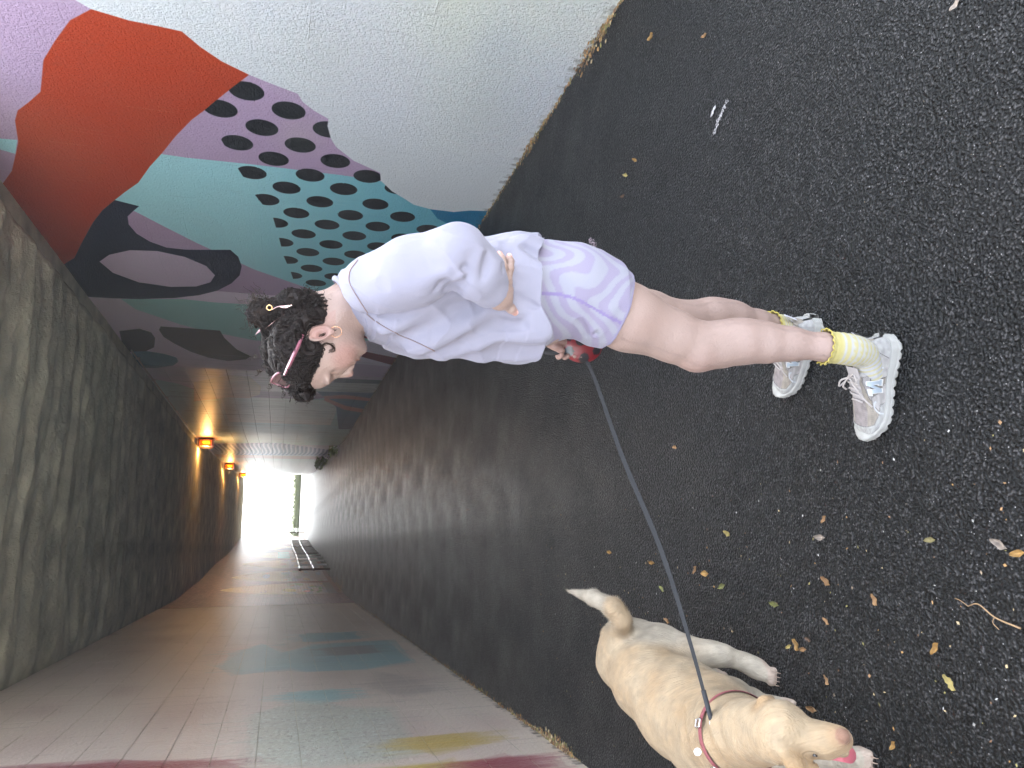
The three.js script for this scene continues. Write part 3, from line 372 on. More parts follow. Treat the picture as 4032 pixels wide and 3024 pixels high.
// ---------------------------------------------------------------- the walker: measured body points in her own frame (x ahead, y up, z to her right), metres
const TORSO = [[-0.0478,1.3473,-0.155,1.3988,0.062],[-0.0422,1.3266,-0.1783,1.3846,0.115],[-0.0323,1.2967,-0.2006,1.3582,0.165],[-0.0172,1.2544,-0.2218,1.307,0.175],[0.0103,1.1803,-0.2392,1.2188,0.165],[0.004,1.0939,-0.2588,1.1221,0.158],[0.0049,1.0234,-0.2826,1.0545,0.162],[0.0119,0.9719,-0.2969,1.0043,0.172],[0.0114,0.9293,-0.296,0.9524,0.178],[0.0083,0.8729,-0.3044,0.9003,0.182]];
const PELVIS = [[-0.0073,0.9861,-0.2644,1.0216,0.135],[-0.0225,0.9413,-0.2762,0.9642,0.15],[-0.0351,0.9092,-0.2856,0.9321,0.16],[-0.0473,0.8766,-0.2939,0.893,0.168],[-0.0623,0.8406,-0.292,0.8493,0.172],[-0.066,0.8034,-0.2821,0.808,0.174],[-0.0752,0.7627,-0.2595,0.7652,0.17]];
const HEM = [[0.0126,0.9391],[-0.0499,0.9264],[-0.0648,0.9316],[-0.1288,0.9701],[-0.2493,0.9657],[-0.2837,0.9444]];
const LLEG = [[-0.166,0.843,-0.085,0.098],[-0.1379,0.7709,-0.09,0.092],[-0.1136,0.7078,-0.095,0.08],[-0.0757,0.5872,-0.105,0.062],[-0.0565,0.5239,-0.115,0.0565],[-0.0593,0.4689,-0.125,0.0505],[-0.0704,0.4138,-0.14,0.0495],[-0.074,0.3566,-0.155,0.046],[-0.0762,0.3013,-0.17,0.04],[-0.0732,0.2199,-0.2,0.0325],[-0.0715,0.1677,-0.21,0.033]];
const RLEG = [[-0.1598,0.7627,0.085,0.095],[-0.1525,0.6824,0.085,0.086],[-0.1343,0.5618,0.085,0.066],[-0.1279,0.4897,0.09,0.056],[-0.1315,0.4412,0.095,0.051],[-0.1415,0.3638,0.105,0.0495],[-0.1432,0.2844,0.115,0.046],[-0.1398,0.2024,0.125,0.039],[-0.1351,0.1145,0.14,0.033],[-0.1335,0.0633,0.15,0.033]];
const LARM = [[-0.1389,1.3248,-0.15,0.05],[-0.1727,1.2474,-0.2,0.036],[-0.2121,1.1718,-0.255,0.034],[-0.1745,1.124,-0.245,0.031],[-0.1413,1.0624,-0.195,0.026]];
const RARM = [[-0.1381,1.2856,0.15,0.05],[-0.183,1.0349,0.22,0.04],[-0.1173,0.8973,0.21,0.034],[-0.0725,0.8349,0.19,0.026]];
const SLEEVE = [[-0.1348,1.3338,-0.135,0.064],[-0.1695,1.2473,-0.2,0.066],[-0.2122,1.1733,-0.262,0.052],[-0.1737,1.1279,-0.25,0.047],[-0.1494,1.096,-0.228,0.045]];
const LCUFF = [[-0.1559,1.1064,-0.245],[-0.1419,1.0512,-0.2]];
const FACE = [[0.1011,1.4398],[0.0979,1.4218],[0.0903,1.4097],[0.081,1.3982],[0.0723,1.39],[0.0611,1.3763],[0.0475,1.3654],[0.0392,1.3531],[0.0377,1.3486],[0.0363,1.3446],[0.0326,1.3413],[0.028,1.3439],[0.0289,1.338],[0.0235,1.3365],[0.0187,1.3362],[0.0148,1.3306],[0.011,1.3249],[0.0054,1.3211],[-0.0023,1.3204],[-0.0128,1.3239],[-0.0266,1.3299],[-0.041,1.3359],[-0.0498,1.3363],[-0.0585,1.3216],[-0.069,1.2987],[-0.1867,1.3051],[-0.1674,1.3565],[-0.1448,1.3955],[-0.1131,1.4138],[-0.0954,1.4315],[-0.0945,1.4663],[-0.0801,1.5044],[-0.0408,1.5327],[-0.0001,1.5434],[0.0453,1.5369],[0.0785,1.5133],[0.0965,1.4792]];
const NOSE = [[0.0748,1.3928],[0.0715,1.3843],[0.0703,1.3729],[0.0691,1.3603],[0.0669,1.3523],[0.062,1.349],[0.0549,1.3494],[0.0456,1.3516],[0.0398,1.3537],[0.0385,1.363],[0.0511,1.3768],[0.0606,1.3906]];
const HAIR = [[0.1014,1.4396],[0.0831,1.4448],[0.0672,1.4413],[0.0457,1.433],[0.0242,1.4273],[0.0099,1.422],[-0.0023,1.4243],[-0.0121,1.4359],[-0.0166,1.4463],[-0.0267,1.4527],[-0.0391,1.45],[-0.0454,1.435],[-0.0498,1.4225],[-0.0656,1.4216],[-0.0835,1.4165],[-0.1011,1.4157],[-0.1088,1.428],[-0.1058,1.4448],[-0.1171,1.4555],[-0.1189,1.4758],[-0.1124,1.4922],[-0.101,1.505],[-0.0864,1.5373],[-0.0453,1.56],[-0.0106,1.5665],[0.0305,1.5646],[0.0609,1.5534],[0.089,1.529],[0.1086,1.5016],[0.1231,1.4741],[0.1221,1.4522],[0.1146,1.4406]];
const BUN = [[-0.1008,1.4719,-0.02],[-0.0891,1.4912,-0.02],[-0.0875,1.5109,-0.02],[-0.0684,1.562,-0.02],[-0.0437,1.5753,-0.02],[-0.0891,1.5565,-0.02]];
const EYE = [[0.0467,1.3916,-0.034],[0.0608,1.3948,-0.034],[0.0514,1.3986,-0.034]];
const EAR = [[-0.0343,1.4535,-0.074],[-0.037,1.4373,-0.074],[-0.0321,1.4109,-0.074],[-0.0192,1.4283,-0.074],[-0.0132,1.4427,-0.074]];
const EARRING = [[-0.0329,1.398,-0.078]];
const SHADES = [[-0.0205,1.4708,-0.085],[0.004,1.4776,-0.085],[0.0651,1.5017,-0.085],[0.0642,1.516,-0.085],[0.0734,1.4862,-0.085],[0.0827,1.523,-0.085],[0.1019,1.4904,-0.085]];
const CLIP = [[-0.0248,1.5495,-0.05],[-0.0494,1.5314,-0.05],[-0.0655,1.5065,-0.05],[-0.0756,1.5391,-0.05],[-0.0768,1.5231,-0.05],[-0.0825,1.4927,-0.05]];
const HAND = [[[-0.1694,1.0447,-0.192],[-0.1947,1.0427,-0.196],[-0.2104,1.0412,-0.19],[-0.2239,1.0411,-0.176]],[[-0.1692,1.0563,-0.2],[-0.1952,1.0596,-0.206],[-0.2122,1.0615,-0.198],[-0.2258,1.065,-0.182]],[[-0.1661,1.0701,-0.206],[-0.1918,1.0742,-0.212],[-0.2057,1.0759,-0.204],[-0.2161,1.0759,-0.19]],[[-0.1619,1.0827,-0.208],[-0.1831,1.0872,-0.214],[-0.1956,1.0874,-0.206],[-0.2055,1.0869,-0.196]],[[-0.1321,1.0567,-0.196],[-0.1179,1.0472,-0.196],[-0.1079,1.0339,-0.19],[-0.1008,1.0216,-0.182]]];
const PALM = [[-0.1299,1.0631,-0.2,0.024],[-0.164,1.0517,-0.196,0.0145],[-0.1626,1.0626,-0.202,0.0145],[-0.1583,1.0743,-0.206,0.014],[-0.144,1.0557,-0.198,0.018]];
const RHAND = [[-0.0433,0.8009,0.2],[-0.0365,0.7888,0.195],[-0.0298,0.7734,0.195],[-0.027,0.766,0.2]];
const HANDLE = [[-0.052,0.7043,0.215],[-0.0485,0.7592,0.215],[-0.0453,0.6436,0.215],[-0.008,0.7012,0.215]];
const NECKLACE = [[-0.1846,1.3674,-0.06],[-0.1585,1.3826,-0.1],[-0.1329,1.3816,-0.125],[-0.1047,1.3641,-0.125],[-0.0718,1.3345,-0.11],[-0.0437,1.2878,-0.085],[-0.0282,1.2432,-0.06],[-0.0102,1.199,-0.03],[-0.003,1.1803,0]];
// ---------------------------------------------------------------- the dog and its lead: measured points (x, y, z, radius) in metres
const DSPINE = [[-0.319,0.37,-2.495,0.068],[-0.38,0.345,-2.515,0.097],[-0.43,0.34,-2.36,0.112],[-0.485,0.315,-2.199,0.132],[-0.516,0.31,-2.04,0.128],[-0.48,0.36,-1.855,0.092],[-0.446,0.385,-1.719,0.076]];
const DTAIL = [[-0.298,0.385,-2.451,0.034],[-0.242,0.42,-2.383,0.03],[-0.204,0.445,-2.389,0.029],[-0.178,0.465,-2.51,0.023],[-0.167,0.475,-2.718,0.005]];
const DLH = [[-0.342,0.31,-2.525,0.085],[-0.343,0.27,-2.416,0.075],[-0.352,0.22,-2.339,0.054],[-0.349,0.155,-2.292,0.036],[-0.351,0.125,-2.266,0.028],[-0.373,0.065,-2.248,0.024],[-0.39,0.035,-2.226,0.026],[-0.401,0.024,-2.192,0.024]];
const DRH = [[-0.442,0.28,-2.639,0.08],[-0.472,0.2,-2.528,0.05],[-0.45,0.11,-2.512,0.03],[-0.45,0.045,-2.488,0.024],[-0.456,0.022,-2.475,0.024]];
const DLF = [[-0.447,0.28,-2.054,0.075],[-0.444,0.2,-2.102,0.048],[-0.465,0.12,-2.135,0.032],[-0.484,0.05,-2.137,0.026],[-0.483,0.024,-2.112,0.026]];
const DRF = [[-0.614,0.27,-2.132,0.07],[-0.617,0.19,-2.062,0.045],[-0.585,0.1,-1.953,0.03],[-0.562,0.035,-1.847,0.026],[-0.553,0.024,-1.807,0.03]];
const DHEAD = [[-0.429,0.395,-1.656,0.064],[-0.417,0.4,-1.586,0.061],[-0.425,0.372,-1.567,0.034],[-0.422,0.345,-1.525,0.03],[-0.417,0.322,-1.502,0.025]];
const DJAW = [[-0.451,0.34,-1.578,0.022],[-0.454,0.31,-1.557,0.016],[-0.451,0.29,-1.53,0.012]];
const DNOSE = [[-0.405,0.328,-1.477],[-0.396,0.33,-1.499]];
const DEARS = [[[-0.374,0.43,-1.575],[-0.363,0.415,-1.626],[-0.366,0.36,-1.683]],[[-0.443,0.435,-1.541],[-0.468,0.415,-1.532],[-0.48,0.36,-1.539]]];
const DEYE = [[-0.438,0.365,-1.522],[-0.39,0.352,-1.562]];
const DTONGUE = [[-0.452,0.318,-1.551],[-0.455,0.296,-1.533],[-0.462,0.27,-1.537],[-0.472,0.24,-1.553]];
const DCOL = [[-0.462,0.372,-1.778],[-0.501,0.4,-1.778],[-0.465,0.43,-1.705],[-0.518,0.41,-1.792],[-0.52,0.42,-1.805],[-0.465,0.445,-1.803]];
const LEASH = [[0.521,0.701,-1.965],[0.497,0.686,-1.957],[0.226,0.612,-1.911],[-0.026,0.533,-1.864],[-0.246,0.484,-1.832],[-0.387,0.458,-1.813],[-0.462,0.445,-1.803]];
const person = thing('person', 'woman with dark curly hair, lilac shorts and white shirt, looking down at the dog', 'person');
person.position.set(0.45, 0, -1.76); person.rotation.y = 2.8885;
const skinA = [0.31, 0.212, 0.178], skinRed = [0.315, 0.15, 0.125], skinPale = [0.335, 0.245, 0.215];
const skinBump = (() => { const f = tileFbm(71, 40, 3); return dataTex(256, 256, (i, j) => 255 * f(i / 256, j / 256), false, 8); })();
const skinMat = new THREE.MeshPhysicalMaterial({ vertexColors: true, roughness: 0.5, bumpMap: skinBump, bumpScale: 0.0008, sheen: 0.15, sheenRoughness: 0.6, sheenColor: new THREE.Color(0.9, 0.6, 0.5) });
const weave = (() => { const f = tileFbm(73, 32, 4); return dataTex(256, 256, (i, j) => 128 + 40 * Math.sin(i * Math.PI / 2) * Math.sin(j * Math.PI / 2) + 90 * (f(i / 256, j / 256) - 0.5), false, 14); })();

// ---- head
const faceP = polyField(FACE), noseP = polyField(NOSE);
const headBase = puff(faceP, (x, y) => { const up = sstep(1.33, 1.43, y); return lerp(0.054, 0.076, up); }, 0.062), noseF = puff(noseP, 0.0175, 0.014);
const neckF = chain([[-0.115, 1.30, 0, 0.062], [-0.088, 1.37, 0, 0.0545], [-0.07, 1.42, 0, 0.058]], 0.02);
const headF = (x, y, z) => {
  const az = Math.abs(z);
  let d = smin(headBase(x, y, z), neckF(x, y, z), 0.02);
  d = smin(d, ell(x, y, az, [0.018, 1.388, 0.032], [0.035, 0.036, 0.03]), 0.03);                       // cheek
  d = smin(d, noseF(x, y, z), 0.007);
  d = smin(d, ell(x, y, az, [0.0415, 1.3560, 0.0125], [0.009, 0.008, 0.007]), 0.006);                  // nostril wing
  d = smax(d, -ell(x, y, az, [0.0665, 1.3945, 0.037], [0.013, 0.011, 0.018]), 0.016);                  // eye socket
  d = smin(d, ell(x, y, az, [0.0490, 1.3935, 0.033], [0.0125, 0.0125, 0.0125]), 0.006);                // lowered lid over the eye
  d = smin(d, ell(x, y, az, [0.075, 1.409, 0.034], [0.012, 0.008, 0.024]), 0.012);                     // brow
  d = smax(d, -ell(x, y, az, [0.0335, 1.3455, 0.016], [0.007, 0.0016, 0.014]), 0.005);                 // mouth line
  return d;
};
const earF = (x, y, z) => { const c = [-0.0285, 1.4335, -0.078]; let X = x - c[0], Y = y - c[1], Z = z - c[2]; const ca = Math.cos(0.35), sa = Math.sin(0.35); [X, Y] = [(X * ca - Y * sa) * 1.18, (X * sa + Y * ca) * 1.18]; Z += 0.35 * (X + 0.01); 
  const q = Math.hypot(X / 0.0175, (Y - 0.002) / 0.029); let d = Math.max((q - 1) * 0.0175, Math.abs(Z) - 0.004); d = smin(d, Math.hypot((q - 0.93) * 0.0175, Z + 0.004) - 0.0035, 0.004); d = smax(d, -ell(X, Y, Z, [0.004, -0.002, -0.008], [0.009, 0.014, 0.009]), 0.004); d = smin(d, ell(X, Y, Z, [0.006, -0.03, -0.001], [0.0075, 0.0085, 0.004]), 0.006); return d; };
const headCol = (x, y, z) => { let c = mixc(skinA, skinPale, clamp(0.4 + 0.5 * noise3(x * 40, y * 40, z * 40)) * 0.5); const az = Math.abs(z);
  const bl = (X, Y, Z, r, col, a) => { const d = Math.hypot(x - X, y - Y, az - Z) / r; if (d < 1) c = mixc(c, col, a * (1 - d) * (1 - d) * 2.2 > 1 ? a : Math.min(a, a * (1 - d) * 1.9)); };
  bl(0.018, 1.378, 0.055, 0.042, skinRed, 0.55); bl(0.066, 1.352, 0.004, 0.02, skinRed, 0.6); bl(-0.03, 1.435, 0.08, 0.03, skinRed, 0.45);
  if (y > 1.335 && y < 1.352) bl(0.031, 1.3405, 0.006, 0.0145, [0.42, 0.14, 0.13], 0.8);
  bl(0.0335, 1.3448, 0.006, 0.006, [0.2, 0.06, 0.06], 0.6);
  { const e = Math.hypot((x - 0.0705) / 0.010, (y - 1.4095 + 0.25 * (az - 0.03)) / 0.0036, (az - 0.036) / 0.020); if (e < 1) c = mixc(c, [0.06, 0.035, 0.03], 0.8 * sstep(1, 0.6, e)); }
  bl(0.0535, 1.396, 0.034, 0.013, [0.42, 0.24, 0.19], 0.45);
  if (z < -0.065 && x < -0.015 && y > 1.40) c = mixc(c, skinRed, 0.35);
  return c; };
// ---- body (torso hidden under the clothes), arms, legs
const torsoBody = column(TORSO.map(r => [lerp(r[0], r[2], 0.14), lerp(r[1], r[3], 0.14), lerp(r[0], r[2], 0.86), lerp(r[1], r[3], 0.86), r[4] * 0.74]));
const hipBody = column(PELVIS.map(r => [lerp(r[0], r[2], 0.12), r[1], lerp(r[0], r[2], 0.88), r[3], r[4] * 0.8]));
const lL = chain(LLEG.map((p, i) => [p[0], p[1], p[2], p[3] - (i < 2 ? 0.012 : 0)]), 0.02), rL = chain(RLEG.map((p, i) => [p[0], p[1], p[2], p[3] - (i < 2 ? 0.010 : 0)]), 0.02), lA = chain(LARM.slice(0, 5).map(p => p).concat([[PALM[0][0], PALM[0][1], PALM[0][2], 0.022]]), 0.02), rA = chain(RARM, 0.02);
const calfBulge = (x, y, z) => Math.min(ell(x, y, z, [-0.093, 0.42, -0.137], [0.036, 0.085, 0.042]), ell(x, y, z, [-0.162, 0.34, 0.108], [0.037, 0.08, 0.042]));
const knee = (x, y, z) => Math.min(ell(x, y, z, [-0.028, 0.527, -0.114], [0.030, 0.038, 0.036]), ell(x, y, z, [-0.104, 0.452, 0.094], [0.028, 0.035, 0.034]));
const bodyF = (x, y, z) => { let d = smin(torsoBody(x, y, z), hipBody(x, y, z), 0.05); d = smin(d, lL(x, y, z), 0.04); d = smin(d, rL(x, y, z), 0.04); if (y < 0.7) { d = smin(d, calfBulge(x, y, z), 0.03); d = smin(d, knee(x, y, z), 0.025); } if (y > 0.8) { d = smin(d, lA(x, y, z), 0.025); d = smin(d, rA(x, y, z), 0.025); d = smin(d, neckF(x, y, z), 0.03); } return d; };
const bodyCol = (x, y, z) => { let c = mixc(skinA, skinPale, 0.45 + 0.25 * noise3(x * 22, y * 22, z * 22)); const k = Math.max(0, 1 - Math.hypot(x + 0.03, y - 0.525, z + 0.115) / 0.07, 1 - Math.hypot(x + 0.1, y - 0.45, z - 0.095) / 0.06); c = mixc(c, skinRed, 0.45 * k + 0.08 * Math.max(0, noise3(x * 9, y * 9, z * 9))); return c; };
const fingerF = (x, y, z) => { let d = 9; HAND.slice(0, 4).forEach((f, i) => { const r = [0.0082, 0.0084, 0.008, 0.007][i]; const q = chain(f.map((p, k) => [...p, r * (k === 3 ? 0.78 : k === 1 ? 1.04 : 1)]), 0.004)(x, y, z); d = Math.min(d, q); });
  const th = chain(HAND[4].map((p, k) => [...p, [0.0135, 0.0105, 0.0102, 0.0082][k]]), 0.006)(x, y, z);
  let palm = chain([PALM[0], PALM[4], PALM[1]], 0.01)(x, y, z); palm = smin(palm, chain([PALM[0], PALM[2]], 0.01)(x, y, z), 0.012); palm = smin(palm, chain([PALM[0], PALM[3]], 0.01)(x, y, z), 0.012); palm = smin(palm, cone(x, y, z, PALM[1], PALM[3], 0.0125, 0.0125), 0.01);
  let o = smin(palm, d, 0.005); o = smin(o, th, 0.009); return smin(o, cone(x, y, z, LARM[3], PALM[0], 0.036, 0.023), 0.012); };
const handCol = (x, y, z) => { let c = mixc(skinA, skinPale, 0.5 + 0.3 * noise3(x * 60, y * 60, z * 60)); HAND.forEach(f => { const p = f[3], d = Math.hypot(x - p[0], y - p[1], z - p[2]); c = mixc(c, [0.66, 0.32, 0.26], 0.55 * sstep(0.022, 0.006, d)); for (const k of [1, 2]) { const d2 = Math.hypot(x - f[k][0], y - f[k][1], z - f[k][2]); c = mixc(c, skinRed, 0.3 * sstep(0.011, 0.006, d2)); } }); return c; };
// right hand: closed round the leash handle, thumb along it
const RH = { palm: [[-0.0725, 0.8349, 0.19, 0.024], [-0.052, 0.785, 0.214, 0.022], [-0.05, 0.74, 0.226, 0.018]], thumb: RHAND.map((p, k) => [p[0], p[1], p[2], [0.012, 0.0105, 0.0098, 0.008][k]]) };
const rFing = [0, 1, 2, 3].map(k => { const y = 0.772 - k * 0.019; return [[-0.06, y, 0.235, 0.0088], [-0.028, y - 0.004, 0.240, 0.0085], [-0.010, y - 0.006, 0.226, 0.008], [-0.014, y - 0.007, 0.206, 0.0068]]; });
const rHandF = (x, y, z) => { let d = chain(RH.palm, 0.012)(x, y, z); for (const f of rFing) d = smin(d, chain(f, 0.004)(x, y, z), 0.004); return smin(d, chain(RH.thumb, 0.005)(x, y, z), 0.008); };
{
  const gs = [nets(bodyF, [-0.36, 0.03, -0.36], [0.08, 1.37, 0.30], 0.0075, bodyCol),
    nets((x, y, z) => Math.max(smin(headF(x, y, z), earF(x, y, z), 0.004), 1.29 - y), [-0.2, 1.28, -0.11], [0.12, 1.56, 0.11], 0.0028, headCol),
    nets(fingerF, [-0.26, 1.0, -0.30], [-0.06, 1.14, -0.14], 0.0025, handCol),
    nets(rHandF, [-0.12, 0.66, 0.15], [0.03, 0.88, 0.27], 0.003, (x, y, z) => mixc(skinA, skinRed, 0.3 + 0.2 * noise3(x * 50, y * 50, z * 50)))];
  part('body', mergeGeometries(gs), skinMat, person);
}
// lashes, nails
{ const lm = std({ color: lin(0.02, 0.013, 0.012), roughness: 0.8 }); for (const s of [-1, 1]) part('eyelash', tube([[0.0478, 1.3822, s * 0.022], [0.0585, 1.3842, s * 0.030], [0.0555, 1.3865, s * 0.040], [0.0475, 1.3885, s * 0.0465]], 0.0011, 14, 4), lm, person); }
{ const nm = std({ color: lin(0.72, 0.46, 0.42), roughness: 0.3 }); HAND.forEach((f, i) => { const p = f[3], q = f[2], dir = V(p[0] - q[0], p[1] - q[1], p[2] - q[2]).normalize(); const g = new THREE.SphereGeometry(0.0052, 10, 8); g.scale(1.25, 0.95, 0.35); const m = part('nail', g, nm, person); m.position.set(p[0] + dir.x * 0.002, p[1] + dir.y * 0.002, p[2] - 0.0062); m.lookAt; m.quaternion.setFromUnitVectors(V(1, 0, 0), dir); }); }

// ---- hair: an uneven cap over the skull, a knot behind, and locks and curls
const hairP = polyField(HAIR);
const knot = (x, y, z) => { let d = ell(x, y, z, [-0.077, 1.482, 0.0], [0.042, 0.048, 0.058]); d = smin(d, ell(x, y, z, [-0.064, 1.55, 0.0], [0.026, 0.03, 0.034]), 0.014); return smin(d, ell(x, y, z, [-0.084, 1.437, 0.0], [0.028, 0.028, 0.05]), 0.02); };
const hairF = (x, y, z) => {
  const s = hairP(x, y), wob = 0.0055 * Math.sin(46 * x + 30 * y + 60 * fbm(x * 14, y * 14, z * 14, 2)) + 0.005 * fbm(x * 60, y * 60, z * 60, 3);
  const t = 0.023 * sstep(0.004, -0.022, s) - 0.002 + wob * sstep(0.0, -0.012, s);
  let d = Math.max(headBase(x, y, z) - t, s - 0.002);
  d = smin(d, knot(x, y, z) - 0.004 - 1.3 * wob, 0.014);
  d = smin(d, ell(x, y, z, [0.108, 1.458, 0], [0.017, 0.022, 0.05]) - wob, 0.012);
  return d; };
const hairMat = new THREE.MeshPhysicalMaterial({ vertexColors: true, roughness: 0.6, specularIntensity: 0.35 });
{
  const hc = (x, y, z) => { const n = clamp(0.5 + fbm(x * 70, y * 70, z * 70, 3)); return [0.008 + 0.012 * n, 0.0055 + 0.008 * n, 0.005 + 0.007 * n]; };
  const hair = part('hair', nets(hairF, [-0.16, 1.39, -0.12], [0.14, 1.62, 0.12], 0.0034, hc), hairMat, person);
  // wavy locks lying on the cap
  const r = rng(202), geos = [], colz = [];
  const push = (g, c) => { const n = g.attributes.position.count, a = new Float32Array(n * 3); for (let i = 0; i < n; i++) { a[3 * i] = c[0]; a[3 * i + 1] = c[1]; a[3 * i + 2] = c[2]; } g.setAttribute('color', new THREE.BufferAttribute(a, 3)); geos.push(g); };
  const grad = (x, y, z) => { const e = 0.002; const v = V(hairF(x + e, y, z) - hairF(x - e, y, z), hairF(x, y + e, z) - hairF(x, y - e, z), hairF(x, y, z + e) - hairF(x, y, z - e)); return v.normalize(); };
  const onto = (p, off) => { for (let i = 0; i < 6; i++) { const d = hairF(p.x, p.y, p.z) - off; if (Math.abs(d) < 0.0004) break; p.addScaledVector(grad(p.x, p.y, p.z), -d * 0.8); } return p; };
  const goal = V(-0.075, 1.505, 0); let made = 0;
  for (let i = 0; i < 2600 && made < 1500; i++) {
    const a = r() * Math.PI * 2, b = Math.acos(1 - 1.6 * r()), p = V(-0.01 + 0.12 * Math.sin(b) * Math.cos(a), 1.47 + 0.1 * Math.cos(b), 0.12 * Math.sin(b) * Math.sin(a)); onto(p, 0.001);
    const s = hairP(p.x, p.y); if (s > -0.001 || Math.abs(hairF(p.x, p.y, p.z)) > 0.004) continue;
    const pts = [], ph = r() * 6.28, fr = 2 + 2.5 * r(), am = 0.003 + 0.004 * r(), n = 12, len = 0.025 + 0.05 * r(); let q = p.clone();
    for (let k = 0; k <= n; k++) { const g = grad(q.x, q.y, q.z), dir = goal.clone().sub(q); dir.addScaledVector(g, -dir.dot(g)).normalize(); const side = g.clone().cross(dir); const w = q.clone().addScaledVector(side, am * Math.sin(ph + fr * k / n * 6.28)).addScaledVector(g, am * 0.6 * Math.cos(ph + fr * k / n * 6.28)); pts.push(w); q.addScaledVector(dir, len / n); onto(q, 0.0012); }
    const rad = 0.0004 + 0.0008 * r(); push(taperTube(pts, t => rad * (0.35 + Math.sin(Math.PI * clamp(t, 0.02, 0.98)) * 0.75), 22, 4), r() < 0.25 ? [0.030, 0.022, 0.019] : [0.012, 0.0085, 0.0075]); made++;
  }
  // springy curls: at the knot, the crown, the nape and along the hairline
  const curl = (c, dir, R, turns, len, rad, col) => { const d = V(...dir).normalize(), s = Math.abs(d.y) < 0.8 ? V(0, 1, 0) : V(1, 0, 0), u = d.clone().cross(s).normalize(), v = d.clone().cross(u), pts = [], n = Math.round(10 * turns) + 4, ph = r() * 6.28; for (let i = 0; i <= n; i++) { const t = i / n, q = R * (0.5 + 0.5 * Math.sin(Math.PI * (0.15 + 0.85 * t))), an = ph + t * turns * 6.28; pts.push(V(...c).addScaledVector(d, len * t).addScaledVector(u, q * Math.cos(an)).addScaledVector(v, q * Math.sin(an))); } push(taperTube(pts, t => rad * (1 - 0.55 * t), n * 2, 4), col); };
  const dk = [0.013, 0.009, 0.0075], br = [0.030, 0.018, 0.012];
  for (let i = 0; i < 170; i++) { const a = r() * 6.28, b = Math.acos(1 - 1.3 * r()); const dir = [-0.55 + 0.9 * Math.sin(b) * Math.cos(a), 0.7 * Math.cos(b) + 0.25, Math.sin(b) * Math.sin(a)]; curl([-0.064 + 0.022 * (r() - 0.5), 1.553 + 0.02 * (r() - 0.5), 0.03 * (r() - 0.5)], dir, 0.004 + 0.0085 * r(), 1 + 1.8 * r(), 0.018 + 0.05 * r(), 0.0005 + 0.0006 * r(), r() < 0.4 ? br : dk); }
  for (let i = 0; i < 120; i++) { const t = r(), c = [lerp(-0.118, -0.07, r()), lerp(1.415, 1.475, t), (r() - 0.5) * 0.11]; curl(c, [-0.6 - 0.3 * r(), -0.4 + 0.6 * r(), c[2] * 9 + (r() - 0.5)], 0.003 + 0.005 * r(), 1 + 1.5 * r(), 0.012 + 0.02 * r(), 0.0005 + 0.0005 * r(), r() < 0.4 ? br : dk); }
  for (let i = 0; i < 60; i++) { curl([0.108 + 0.014 * (r() - 0.5), 1.447 + 0.02 * r(), (r() - 0.5) * 0.09], [0.5 + r(), -0.5 + 0.9 * r(), (r() - 0.5) * 1.4], 0.003 + 0.004 * r(), 1 + r(), 0.008 + 0.016 * r(), 0.0005, r() < 0.5 ? br : dk); }
  for (let i = 0; i < 90; i++) { const k = Math.floor(r() * 26), p = HAIR[(k + 22) % HAIR.length]; curl([p[0], p[1], (r() - 0.5) * 0.1], [p[0] + 0.01, p[1] - 1.48, (r() - 0.5) * 0.1], 0.002 + 0.004 * r(), 1 + r(), 0.006 + 0.014 * r(), 0.00045, br); }
  const loose = (pts, rad = 0.0006) => push(taperTube(pts.map(p => V(...p)), t => rad * (1 - 0.5 * t), 30, 4), br);
  for (let i = 0; i < 14; i++) { const o = () => (r() - 0.5) * 0.008; loose([[0.004 + o(), 1.432, -0.078], [-0.006 + o(), 1.418 + o(), -0.0825], [-0.004 + o(), 1.405 + o(), -0.0815], [0.006 + o(), 1.401 + o(), -0.078], [0.010 + o(), 1.409 + o(), -0.0765]], 0.0006); loose([[-0.012 + o(), 1.44 + o(), -0.083], [-0.024 + o(), 1.425 + o(), -0.0865], [-0.030 + o(), 1.41 + o(), -0.086], [-0.036 + o() * 2, 1.400 + o(), -0.084]], 0.0006); }
  const hs = part('curl', mergeGeometries(geos), hairMat, hair); hs.userData.kind = 'stuff';
}
// ---- earring (hoop of small beads), necklace of beads
{ const gold = new THREE.MeshPhysicalMaterial({ color: lin(0.85, 0.52, 0.34), metalness: 1, roughness: 0.22 }); const g = []; for (let i = 0; i < 16; i++) { const a = i / 16 * 6.283, s = new THREE.SphereGeometry(0.0017, 6, 5); s.translate(-0.0335 + 0.0115 * Math.cos(a), 1.3985 + 0.0125 * Math.sin(a), -0.0815 - 0.002 * Math.cos(a)); g.push(s); } g.push(new THREE.TorusGeometry(0.012, 0.0006, 5, 32).translate(-0.0335, 1.3985, -0.0815)); part('earring', mergeGeometries(g), gold, person); }

